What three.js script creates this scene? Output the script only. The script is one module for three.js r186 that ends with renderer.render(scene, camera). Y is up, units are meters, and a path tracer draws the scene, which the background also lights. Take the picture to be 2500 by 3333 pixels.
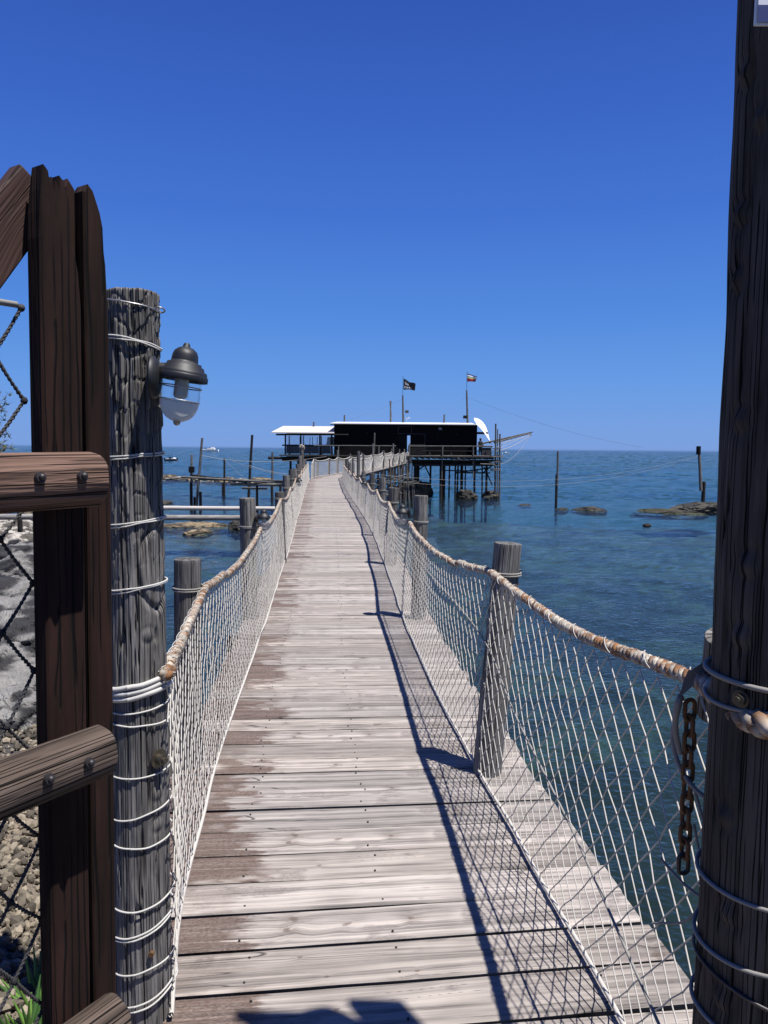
import * as THREE from 'three';
import { mergeGeometries, toCreasedNormals } from 'three/addons/utils/BufferGeometryUtils.js';
import { RoundedBoxGeometry } from 'three/addons/geometries/RoundedBoxGeometry.js';
import { MarchingCubes } from 'three/addons/objects/MarchingCubes.js';

// ------------------------------------------------------------------ camera, sky, sun, exposure
const scene = new THREE.Scene();
const camera = new THREE.PerspectiveCamera(69.42, 768 / 1024, 0.05, 20000);
camera.position.set(0, 1.45, 0);
camera.rotation.set(-0.08433, 0, 0);
camera.rotateZ(0.00826);
const WATER = -2.72, EXPOSURE = 1.7;   // the photograph is exposed brightly for the sunlit boards

const lin = c => { c /= 255; return c <= 0.04045 ? c / 12.92 : Math.pow((c + 0.055) / 1.055, 2.4); };
{
  const stops = [[-90, 14, 40, 70], [-2, 30, 70, 115], [0, 124, 160, 220], [1.5, 121, 161, 224], [5, 104, 156, 228], [10, 84, 139, 222], [17, 68, 116, 209], [24, 58, 101, 194], [32, 48, 86, 175], [50, 38, 70, 150], [90, 32, 60, 135]];
  const w = 16, h = 1024, data = new Float32Array(w * h * 4);
  for (let j = 0; j < h; j++) {
    const el = ((j + 0.5) / h - 0.5) * 180;
    let k = 0; while (k < stops.length - 2 && el > stops[k + 1][0]) k++;
    const a = stops[k], b = stops[k + 1]; let t = (el - a[0]) / (b[0] - a[0]);
    for (let i = 0; i < w; i++) {
      for (let c = 0; c < 3; c++) data[(j * w + i) * 4 + c] = (lin(a[c + 1]) * (1 - t) + lin(b[c + 1]) * t) / EXPOSURE;
      data[(j * w + i) * 4 + 3] = 1;
    }
  }
  const sky = new THREE.DataTexture(data, w, h, THREE.RGBAFormat, THREE.FloatType);
  sky.mapping = THREE.EquirectangularReflectionMapping; sky.magFilter = THREE.LinearFilter; sky.needsUpdate = true;
  scene.background = sky; scene.environment = sky;
}
const sun = new THREE.DirectionalLight(new THREE.Color(1, 0.965, 0.92), 4.6);
sun.position.set(0.31 * 60, 60, 0.20 * 60 - 20); sun.target.position.set(0, 0, -20);
sun.castShadow = true; sun.shadow.mapSize.set(4096, 4096);
Object.assign(sun.shadow.camera, { left: -40, right: 40, top: 60, bottom: -60, near: 1, far: 160 });
scene.add(sun, sun.target);
const renderer = new THREE.WebGLRenderer({ antialias: true });
renderer.toneMapping = THREE.LinearToneMapping;
renderer.toneMappingExposure = EXPOSURE;
renderer.shadowMap.enabled = true;

// ------------------------------------------------------------------ helpers
const V = (x, y, z) => new THREE.Vector3(x, y, z);
const rng = seed => () => { seed = (seed + 0x6D2B79F5) | 0; let t = Math.imul(seed ^ (seed >>> 15), 1 | seed); t = (t + Math.imul(t ^ (t >>> 7), 61 | t)) ^ t; return ((t ^ (t >>> 14)) >>> 0) / 4294967296; };
const hash = (x, y, z) => { let h = Math.imul(x, 374761393) + Math.imul(y, 668265263) + Math.imul(z, 2147483647 ^ 0x5bd1e995) | 0; h = Math.imul(h ^ (h >>> 13), 1274126177); return ((h ^ (h >>> 16)) >>> 0) / 4294967296; };
const sm = t => t * t * (3 - 2 * t);
function noise(x, y, z = 0, px = 0, py = 0) {        // value noise 0..1; px, py: periods
  const xi = Math.floor(x), yi = Math.floor(y), zi = Math.floor(z), u = sm(x - xi), v = sm(y - yi), w = sm(z - zi);
  const mx = a => px ? ((a % px) + px) % px : a, my = a => py ? ((a % py) + py) % py : a;
  const x0 = mx(xi), x1 = mx(xi + 1), y0 = my(yi), y1 = my(yi + 1);
  const L = (a, b, t) => a + (b - a) * t;
  const A = L(L(hash(x0, y0, zi), hash(x1, y0, zi), u), L(hash(x0, y1, zi), hash(x1, y1, zi), u), v);
  if (w === 0) return A;
  return L(A, L(L(hash(x0, y0, zi + 1), hash(x1, y0, zi + 1), u), L(hash(x0, y1, zi + 1), hash(x1, y1, zi + 1), u), v), w);
}
const fbm = (x, y, z, n = 4, px = 0, py = 0) => { let s = 0, a = 0.5, t = 0; for (let i = 0; i < n; i++) { s += a * noise(x, y, z + i * 17, px, py); t += a; a *= 0.5; x *= 2; y *= 2; z *= 2; px *= 2; py *= 2; } return s / t; };
const clamp = (x, a = 0, b = 1) => Math.min(b, Math.max(a, x));
const smooth = (a, b, x) => sm(clamp((x - a) / (b - a)));
const lerp = (a, b, t) => a + (b - a) * t;
function curve(table) {                              // piecewise cubic through [x, y] rows
  const n = table.length, m = table.map((p, i) => { const a = table[Math.max(0, i - 1)], b = table[Math.min(n - 1, i + 1)]; return (b[1] - a[1]) / (b[0] - a[0]); });
  return x => {
    if (x <= table[0][0]) return table[0][1] + m[0] * (x - table[0][0]);
    if (x >= table[n - 1][0]) return table[n - 1][1] + m[n - 1] * (x - table[n - 1][0]);
    let i = 0; while (x > table[i + 1][0]) i++;
    const [x0, y0] = table[i], [x1, y1] = table[i + 1], h = x1 - x0, t = (x - x0) / h, t2 = t * t, t3 = t2 * t;
    return (2 * t3 - 3 * t2 + 1) * y0 + (t3 - 2 * t2 + t) * h * m[i] + (-2 * t3 + 3 * t2) * y1 + (t3 - t2) * h * m[i + 1];
  };
}
function tex(w, h, f, color, repeat) {
  const d = new Uint8Array(w * h * 4);
  for (let j = 0; j < h; j++) for (let i = 0; i < w; i++) {
    const c = f(i / w, j / h, i, j), k = (j * w + i) * 4;
    if (color) { for (let q = 0; q < 3; q++) { const v = clamp(c[q]); d[k + q] = 255 * (v <= 0.0031308 ? v * 12.92 : 1.055 * Math.pow(v, 1 / 2.4) - 0.055); } }
    else d[k] = d[k + 1] = d[k + 2] = 255 * clamp(c);
    d[k + 3] = 255;
  }
  const t = new THREE.DataTexture(d, w, h); t.magFilter = THREE.LinearFilter; t.minFilter = THREE.LinearMipmapLinearFilter; t.generateMipmaps = true;
  t.wrapS = t.wrapT = THREE.RepeatWrapping; if (color) t.colorSpace = THREE.SRGBColorSpace; t.needsUpdate = true; return t;
}
const used = {};
function numbered(name) { const n = used[name] = (used[name] ?? -1) + 1; return n ? name + '_' + String(n).padStart(3, '0') : name; }
function shade(o) { o.traverse(c => { if (c.isMesh) c.castShadow = c.receiveShadow = true; }); return o; }
function thing(name, label, category, pos = [0, 0, 0], group) {
  const o = new THREE.Group(); o.name = numbered(name); o.position.set(...pos); o.userData = { label, category }; if (group) o.userData.group = group; scene.add(o); return o;
}
function part(name, geo, mat, parent, pos) { const m = new THREE.Mesh(Array.isArray(geo) ? merge(geo) : geo, mat); m.name = name; m.castShadow = m.receiveShadow = true; if (pos) m.position.set(...pos); parent.add(m); return m; }
function single(name, geo, mat, label, category, group) { const m = part(numbered(name), geo, mat, scene); m.userData = { label, category }; if (group) m.userData.group = group; return m; }
function struct(name, geo, mat) { const m = part(name, geo, mat, scene); m.userData.kind = 'structure'; return m; }
function merge(list) {
  const hasC = list.some(g => g.attributes.color), hasU = list.every(g => g.attributes.uv);
  return mergeGeometries(list.map(g => { g = g.index ? g.toNonIndexed() : g; if (!hasU) g.deleteAttribute('uv'); if (!hasC) g.deleteAttribute('color'); for (const k of Object.keys(g.attributes)) if (!['position', 'normal', 'uv', 'color'].includes(k)) g.deleteAttribute(k); return g; }));
}
function grid(nu, nv, f, closed = false) {           // f(i, j) -> {p, uv, c}; indexed sheet with smooth normals
  const pos = [], uv = [], col = [], idx = []; let c0 = null;
  for (let j = 0; j <= nv; j++) for (let i = 0; i <= nu; i++) { const q = f(i, j); pos.push(q.p.x, q.p.y, q.p.z); uv.push(q.uv ? q.uv[0] : i / nu, q.uv ? q.uv[1] : j / nv); if (q.c) { c0 = 1; col.push(...q.c); } }
  for (let j = 0; j < nv; j++) for (let i = 0; i < nu; i++) { const a = j * (nu + 1) + i, b = a + 1, c = a + nu + 1, d = c + 1; idx.push(a, b, d, a, d, c); }
  const g = new THREE.BufferGeometry(); g.setAttribute('position', new THREE.Float32BufferAttribute(pos, 3)); g.setAttribute('uv', new THREE.Float32BufferAttribute(uv, 2));
  if (c0) g.setAttribute('color', new THREE.Float32BufferAttribute(col, 3)); g.setIndex(idx); g.computeVertexNormals();
  if (closed) { const n = g.attributes.normal; for (let j = 0; j <= nv; j++) { const a = j * (nu + 1), b = a + nu; const s = V(n.getX(a) + n.getX(b), n.getY(a) + n.getY(b), n.getZ(a) + n.getZ(b)).normalize(); n.setXYZ(a, s.x, s.y, s.z); n.setXYZ(b, s.x, s.y, s.z); } }
  return g;
}
const UPV = V(0, 1, 0);
function frame(dir) { const n = Math.abs(dir.y) > 0.95 ? V(1, 0, 0) : UPV.clone(); const a = n.clone().cross(dir).normalize(), b = dir.clone().cross(a).normalize(); return [a, b]; }
// a round timber from a to b: taper, wobble, knotty relief, slightly domed rough ends; uv in metres
function log(a, b, r0, r1 = r0, o = {}) {
  const { ns = 14, nl = 0, amp = 0.04, seed = 1, bend = 0.01, fine = 0, relief = null, end = 0.1 } = o;
  const d = b.clone().sub(a), L = d.length(), n = nl || Math.max(3, Math.round(L / 0.25)); d.normalize(); const [e1, e2] = frame(d);
  const N = n + 4;
  const g = grid(ns, N, (i, j) => {
    const jj = clamp((j - 2) / n), th = i / ns * Math.PI * 2, cap = j < 2 ? j / 2 : j > n + 2 ? (N - j) / 2 : 1;
    const capr = cap === 1 ? 1 : cap === 0 ? 0.001 : 0.95;
    let r = lerp(r0, r1, jj);
    const cx = Math.cos(th), cy = Math.sin(th);
    let k = 1 + amp * 2 * (noise(cx * 1.3 + seed * 7.1, cy * 1.3 + 5, jj * L * 2.5 + seed) - 0.5) + amp * (noise(cx * 3 + seed * 3.3, cy * 3, jj * L * 6 + seed * 2) - 0.5);
    if (fine) k += fine * (noise(cx * 8 + seed, cy * 8 + 9, jj * L * 5 + seed) - 0.5);
    if (relief) k += relief(th, jj * L, jj) / r;
    const off = bend * L * Math.sin(jj * Math.PI) , w1 = (noise(seed * 5.7, jj * L * 0.7) - 0.5) * bend * 2, w2 = (noise(seed * 9.7, jj * L * 0.7 + 40) - 0.5) * bend * 2;
    const p = a.clone().addScaledVector(d, jj * L + (cap < 1 ? (j < 2 ? -1 : 1) * r * end * (1 - cap) * (0.4 + noise(cx * 2 + seed, cy * 2)) : 0));
    p.addScaledVector(e1, cx * r * k * capr + off * 0.5 + w1).addScaledVector(e2, cy * r * k * capr + w2);
    return { p, uv: [th * Math.max(r0, r1) * 2 + seed * 0.37, jj * L + seed * 0.61 + (cap < 1 ? (1 - cap) * 0.04 : 0)] };
  }, true);
  return g;
}
function tube(pts, r, ns = 5, cols = null, closed = false) {
  const n = pts.length; let dir = pts[1].clone().sub(pts[0]).normalize(), [e1] = frame(dir);
  const rings = pts.map((p, i) => { const t = (closed ? pts[(i + 1) % n].clone().sub(pts[(i - 1 + n) % n]) : pts[Math.min(n - 1, i + 1)].clone().sub(pts[Math.max(0, i - 1)])).normalize(); e1 = e1.clone().addScaledVector(t, -e1.dot(t)).normalize(); return [p, e1, t.clone().cross(e1)]; });
  if (closed) rings.push(rings[0]);
  return grid(ns, rings.length - 1, (i, j) => { const [p, a, b] = rings[j], th = -i / ns * Math.PI * 2, rr = typeof r === 'function' ? r(j / (rings.length - 1)) : r; return { p: p.clone().addScaledVector(a, Math.cos(th) * rr).addScaledVector(b, Math.sin(th) * rr), c: cols ? cols[j % cols.length] : null }; }, true);
}
function resample(pts, step) { const c = new THREE.CatmullRomCurve3(pts, false, 'centripetal'); return c.getSpacedPoints(Math.max(2, Math.ceil(c.getLength() / step))); }
const WHITE_ROPE = [0.36, 0.325, 0.27], RUST_ROPE = [0.18, 0.085, 0.035];
// laid rope: three strands twisted round a path, white fibre worn to rust-coloured core in patches
function rope(path, R, { pitch = 0.075, step = 0.014, rust = 0.5, seed = 1, ns = 6, strands = 3, fray = 0 } = {}) {
  const pts = resample(path, step), out = []; let e1 = frame(pts[1].clone().sub(pts[0]).normalize())[0], L = 0; const fr = [];
  pts.forEach((p, i) => { const t = pts[Math.min(pts.length - 1, i + 1)].clone().sub(pts[Math.max(0, i - 1)]).normalize(); e1 = e1.clone().addScaledVector(t, -e1.dot(t)).normalize(); if (i) L += p.distanceTo(pts[i - 1]); fr.push([p, e1, t.clone().cross(e1), L]); });
  for (let s = 0; s < strands; s++) {
    const sp = [], cols = [];
    for (const [p, a, b, l] of fr) {
      const th = l / pitch * Math.PI * 2 + s / strands * Math.PI * 2 + seed, jit = 1 + 0.25 * (noise(l * 40, s * 7 + seed, 3) - 0.5);
      sp.push(p.clone().addScaledVector(a, Math.cos(th) * R * 0.5 * jit).addScaledVector(b, Math.sin(th) * R * 0.5 * jit));
      const m = clamp(smooth(0.62 - rust * 0.4, 0.78 - rust * 0.4, noise(l * 5 + seed * 3, seed) * 0.22 + noise(l * 40, s * 3.3) * 0.18 + noise(l * 190, s * 9 + seed) * 0.6)), k = 0.6 + 0.8 * noise(l * 120, s * 5, seed);
      cols.push(WHITE_ROPE.map((w, q) => lerp(w, RUST_ROPE[q], m) * k));
    }
    out.push(tube(sp, R * 0.56, ns, cols));
  }
  if (fray) {                                        // loose fibres
    const r = rng(seed + 500), pos = [], cl = [];
    for (let k = 0; k < fray; k++) { const [p, a, b] = fr[Math.floor(Math.pow(r(), 1.6) * Math.min(fr.length - 1, 800))], th = r() * 6.28, n = a.clone().multiplyScalar(Math.cos(th)).addScaledVector(b, Math.sin(th)), t = a.clone().cross(b).multiplyScalar((r() - 0.5) * 2), L = 0.004 + 0.013 * r() * r(), o = p.clone().addScaledVector(n, R * 0.85), e = o.clone().addScaledVector(n, L * 0.6).addScaledVector(t, L), w = t.clone().cross(n).normalize().multiplyScalar(0.0008); for (const q of [o.clone().add(w), o.clone().sub(w), e]) { pos.push(q.x, q.y, q.z); cl.push(0.36, 0.32, 0.26); } }
    const g = new THREE.BufferGeometry(); g.setAttribute('position', new THREE.Float32BufferAttribute(pos, 3)); g.setAttribute('uv', new THREE.Float32BufferAttribute(new Float32Array(pos.length / 3 * 2), 2)); g.setAttribute('color', new THREE.Float32BufferAttribute(cl, 3)); g.computeVertexNormals(); out.push(g);
  }
  return merge(out);
}
function lathe(profile, n = 20) { return new THREE.LatheGeometry(profile.map(p => new THREE.Vector2(p[0], p[1])), n); }
const box = (w, h, d, x = 0, y = 0, z = 0) => new THREE.BoxGeometry(w, h, d).translate(x, y, z);
const rbox = (w, h, d, r, x = 0, y = 0, z = 0) => new RoundedBoxGeometry(w, h, d, 1, r).translate(x, y, z);
const ORD = ['first', 'second', 'third', 'fourth', 'fifth', 'sixth', 'seventh', 'eighth', 'ninth', 'tenth', 'eleventh', 'twelfth', 'thirteenth', 'fourteenth', 'fifteenth', 'sixteenth', 'seventeenth', 'eighteenth'];

// ------------------------------------------------------------------ materials
const col = (r, g, b) => new THREE.Color().setRGB(r, g, b);
const std = (c, rough = 0.85, o = {}) => new THREE.MeshStandardMaterial({ color: col(...c), roughness: rough, ...o });
// weathered timber: grain streaks, drying cracks, blotches; 0.5 m round, 1 m along
const grainF = (u, v) => {
  const w = u * 24 + (fbm(u * 6, v * 5, 2, 2, 6, 5) - 0.5) * 1.6;
  const streak = noise(w * 4, v * 6, 1, 96, 6) * 0.5 + noise(w * 10, v * 14, 5, 240, 14) * 0.5;
  const blotch = fbm(u * 5, v * 6, 8, 4, 5, 6);
  const cr = Math.abs(noise(w * 1.5, v * 3, 21, 36, 3) - 0.5), crack = 1 - smooth(0.0, 0.03, cr) * 1;
  return [streak, blotch, crack * smooth(0.42, 0.6, fbm(u * 4, v * 4, 31, 2, 4, 4))];
};
const grain = tex(512, 1024, (u, v) => { const [s, b, c] = grainF(u, v); const k = (0.55 + 0.5 * s + 0.5 * (b - 0.5)) * (1 - 0.8 * c); return [k, k * (0.99 + 0.02 * b), k * (0.97 + 0.04 * b)]; }, true);
const grainB = tex(512, 1024, (u, v) => { const [s, b, c] = grainF(u, v); return (0.5 + 0.35 * (s - 0.5) + 0.3 * (b - 0.5)) * (1 - 0.9 * c) + 0.1; });
grain.repeat.set(2, 1); grainB.repeat.set(2, 1);
// old sea-worn timber: broad silvered ridges and black drying cracks
const wornF = (u, v) => {
  const w = u + (fbm(u * 5, v * 4, 42, 3, 5, 4) - 0.5) * 0.035;
  const ridge = noise(w * 22, v * 5, 3, 22, 5) * 0.5 + noise(w * 56, v * 9, 6, 56, 9) * 0.32 + noise(w * 150, v * 30, 9, 150, 30) * 0.18, blotch = fbm(u * 4, v * 7, 18, 4, 4, 7);
  let crack = 0;                                     // long splits that follow the grain
  for (const [N, wd, cut, z] of [[14, 0.0026, 0.50, 3], [34, 0.0012, 0.46, 8]]) {
    const q = u * N, k = Math.floor(q), kk = ((k % N) + N) % N, c = 0.5 + 0.5 * (noise(kk * 7.3, v * 4, z, 0, 4) - 0.5) + 0.12 * (noise(kk * 3.3, v * 22, z + 5, 0, 22) - 0.5), dist = Math.abs(q - k - c) / N * 0.5;
    const on = smooth(cut, cut + 0.1, noise(kk * 5.1, v * 5, z + 9, 0, 5)), wid = wd * (0.4 + 1.2 * noise(kk * 9.7, v * 12, z + 14, 0, 12)); crack = Math.max(crack, on * (1 - smooth(wid * 0.4, wid * 1.3, dist)));
  }
  return [ridge, blotch, crack];
};
const worn = tex(512, 1024, (u, v) => { const [s, b, c] = wornF(u, v); const k = (0.18 + 1.05 * s + 0.7 * (b - 0.5)) * (1 - 0.93 * c); return [k, k * (0.98 + 0.04 * b), k * (0.95 + 0.08 * b)]; }, true);
const wornB = tex(512, 1024, (u, v) => { const [s, b, c] = wornF(u, v); return (0.45 + 0.5 * (s - 0.5) + 0.3 * (b - 0.5)) * (1 - 0.9 * c) + 0.1; });
worn.repeat.set(2, 1); wornB.repeat.set(2, 1);
const wornWood = (c, bump = 0.01) => new THREE.MeshPhysicalMaterial({ color: col(...c), roughness: 0.9, specularIntensity: 0.35, map: worn, bumpMap: wornB, bumpScale: bump });
const wood = (c, rough = 0.85, bump = 0.006) => new THREE.MeshPhysicalMaterial({ color: col(...c), roughness: rough, specularIntensity: 0.3, map: grain, bumpMap: grainB, bumpScale: bump });
const M = {
  greyLog: wornWood([0.21, 0.203, 0.193]), greyLog2: wornWood([0.15, 0.143, 0.138]), paleLog: wood([0.30, 0.285, 0.265]), oldPost: wornWood([0.20, 0.19, 0.182], 0.012),
  gatePost: wornWood([0.092, 0.078, 0.066], 0.010), gateWood: wornWood([0.026, 0.0118, 0.0088], 0.006), gateRailTop: wornWood([0.17, 0.105, 0.08], 0.008), gateRail: wornWood([0.115, 0.086, 0.07], 0.008), brace: wood([0.06, 0.034, 0.028], 0.6, 0.005),
  pile: wood([0.028, 0.026, 0.025]), pileBrown: wood([0.06, 0.036, 0.024]), beam: wood([0.06, 0.056, 0.052]),
  cord: std([0.44, 0.415, 0.37], 0.85), cordDull: std([0.22, 0.21, 0.19], 0.85), gateCordShaded: std([0.035, 0.034, 0.036], 0.8), wrap: std([0.44, 0.43, 0.40], 0.75), wire: std([0.35, 0.35, 0.36], 0.4, { metalness: 0.8 }),
  rope: new THREE.MeshStandardMaterial({ vertexColors: true, roughness: 0.95 }),
  steel: std([0.15, 0.13, 0.10], 0.45, { metalness: 0.9 }), rust: std([0.14, 0.075, 0.035], 0.7, { metalness: 0.5 }), darkIron: std([0.05, 0.045, 0.045], 0.5, { metalness: 0.6 }),
  lampBody: std([0.009, 0.010, 0.013], 0.55), lampMetal: std([0.30, 0.29, 0.27], 0.4, { metalness: 0.7 }),
  glass: new THREE.MeshPhysicalMaterial({ color: col(0.93, 0.95, 0.96), roughness: 0.03, transmission: 1, thickness: 0, ior: 1.45 }),
  frost: new THREE.MeshPhysicalMaterial({ color: col(0.72, 0.71, 0.68), roughness: 0.6, transmission: 0.8, thickness: 0, ior: 1.45 }),
  hutWall: new THREE.MeshPhysicalMaterial({ color: col(0.005, 0.005, 0.006), roughness: 0.9, specularIntensity: 0.2 }), hutTrim: std([0.03, 0.03, 0.031], 0.8), roof: std([0.62, 0.62, 0.61], 0.7), roof2: std([0.50, 0.465, 0.43], 0.75), canvas: std([0.82, 0.82, 0.80], 0.8),
  pane: new THREE.MeshPhysicalMaterial({ color: col(0.9, 0.93, 0.95), roughness: 0.08, transmission: 0.88, thickness: 0, ior: 1.4 }),
  black: new THREE.MeshPhysicalMaterial({ color: col(0.008, 0.008, 0.009), roughness: 0.85, specularIntensity: 0.3 }), white: std([0.75, 0.75, 0.74], 0.5), screw: std([0.02, 0.018, 0.017], 0.6),
};
// deck boards: sixteen different strips of weathered softwood, grain, knots, scratches and brown water stain at the left ends
const NS = 16, plankSpots = [];
for (let s = 0; s < NS; s++) { const r = rng(900 + s), k = []; for (let i = 0, n = 1 + Math.floor(r() * 4); i < n; i++) k.push([r(), 0.08 + 0.84 * r(), 0.004 + 0.013 * r() * r(), r()]); plankSpots.push(k); }
const plankCache = {};
const plankF = (u, v) => {
  const s = Math.min(NS - 1, Math.floor(v * NS)), t = v * NS - s, x = u * 1.7; let y = t * 0.155, knot = 0, ring = 0, halo = 0;
  for (const [kx, ky, kr, a] of plankSpots[s]) {
    const dx = x - kx * 1.7, dy = y - ky * 0.155, dd = Math.hypot(dx * lerp(0.45, 0.8, a), dy + dx * (a - 0.5) * 0.5) / kr * (0.75 + 0.5 * noise(Math.atan2(dy, dx) * 2 + 9, kx * 90));
    if (dd < 6) { y += dy * 0.9 * Math.exp(-dd * dd * 0.12) * (dy > 0 ? 1 : 1); if (dd < 1) { knot = Math.max(knot, 1 - dd * dd * 0.6); ring = 0.5 + 0.5 * Math.sin(dd * 14); } halo = Math.max(halo, Math.exp(-dd * dd * 0.10) * (a > 0.5 ? 1 : 0.2) * (0.3 + 0.9 * noise(x * 60, y * 400, s))); }
  }
  const wob = (fbm(x * 1.4, y * 9, s * 31, 3) - 0.5);
  const gy = y + wob * 0.03;
  const lines = noise(x * 2.2, gy * 150, s * 11) * 0.42 + noise(x * 4, gy * 330, s * 17) * 0.33 + noise(x * 8, gy * 760, s * 7 + 3) * 0.25;
  const broad = noise(x * 1.2, gy * 60, s * 5 + 9);
  const patch = fbm(x * 7, t * 3, s * 3 + 50, 4), fleck = noise(x * 160, t * 90, s + 70);
  const crack = (1 - smooth(0, 0.018, Math.abs(noise(x * 1.1, gy * 46, s * 13) - 0.5))) * smooth(0.42, 0.54, noise(x * 3.2, t * 2, s + 90));
  const amount = s < 8 ? 1 : 0.4;
  const edge = 0.24 + 0.26 * noise(s * 7.7, 2.5, 4) + 0.10 * noise(t * 2.5, s * 7.7, 4) + 0.16 * (fbm(x * 14, t * 9, s + 140, 4) - 0.5);
  const stain = amount * (1 - smooth(edge - 0.03, edge + 0.03, x + 0.10 * (lines - 0.5))) * smooth(0.28, 0.52, fbm(x * 6, t * 3.5, s + 160, 3) + 0.10 * (edge - x > 0.12 ? 1 : 0));
  const mould = smooth(0.60, 0.74, patch) * (0.35 + 0.65 * fleck);
  return { s, lines, broad, patch, fleck, crack, stain, mould, knot, ring, halo };
};
{
  const W = 1024, H = 2048, bump = new Float32Array(W * H);
  M.plankMap = tex(W, H, (u, v, i, j) => {
    const q = plankF(u, v), tone = [1.06, 0.86, 1.12, 0.92, 1.0, 0.80, 1.16, 0.96, 1.08, 0.9, 0.98, 1.14, 0.84, 1.02, 0.94, 1.1][q.s];
    let k = (0.24 + 1.30 * q.lines + 0.65 * (q.broad - 0.5) + 0.55 * (q.patch - 0.5)) * tone;
    let c = [0.284 * k, (0.253 + 0.003 * ((q.s * 5) % 3 - 1)) * k, (0.226 + 0.006 * ((q.s * 5) % 3 - 1)) * k];
    const mix = (b, a) => { c = c.map((x, n) => lerp(x, b[n] * (0.25 + 1.5 * q.lines), clamp(a))); };
    mix([0.105, 0.088, 0.082], q.mould * 0.7); mix([0.075, 0.044, 0.032], q.stain * (0.6 + 0.4 * q.fleck)); mix([0.085, 0.06, 0.048], q.halo * 0.5); mix([0.05 + 0.08 * q.ring, 0.034 + 0.06 * q.ring, 0.026 + 0.045 * q.ring], q.knot * 0.75); mix([0.016, 0.013, 0.012], q.crack * 0.9);
    bump[j * W + i] = 0.5 + 0.3 * (q.lines - 0.5) + 0.3 * (q.broad - 0.5) - 0.5 * q.crack + 0.1 * q.knot;
    return c;
  }, true);
  M.plankBump = tex(W, H, (u, v, i, j) => bump[j * W + i]);
  M.plank = new THREE.MeshStandardMaterial({ map: M.plankMap, bumpMap: M.plankBump, bumpScale: 0.002, roughness: 0.8 });
}
// stone: speckle and pits, 1 m tile
const stoneB = tex(512, 512, (u, v) => { const a = fbm(u * 12, v * 12, 3, 5, 12, 12), p = noise(u * 60, v * 60, 9, 60, 60); return 0.65 * a + 0.35 * p; });
const stoneC = tex(512, 512, (u, v) => { const a = fbm(u * 10, v * 10, 13, 5, 10, 10), p = noise(u * 128, v * 128, 5, 128, 128), k = 0.45 + 0.75 * a + 0.35 * (p - 0.5); return [k, k, k]; }, true);
M.rock = new THREE.MeshStandardMaterial({ vertexColors: true, map: stoneC, bumpMap: stoneB, bumpScale: 0.03, roughness: 0.92 });

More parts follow.
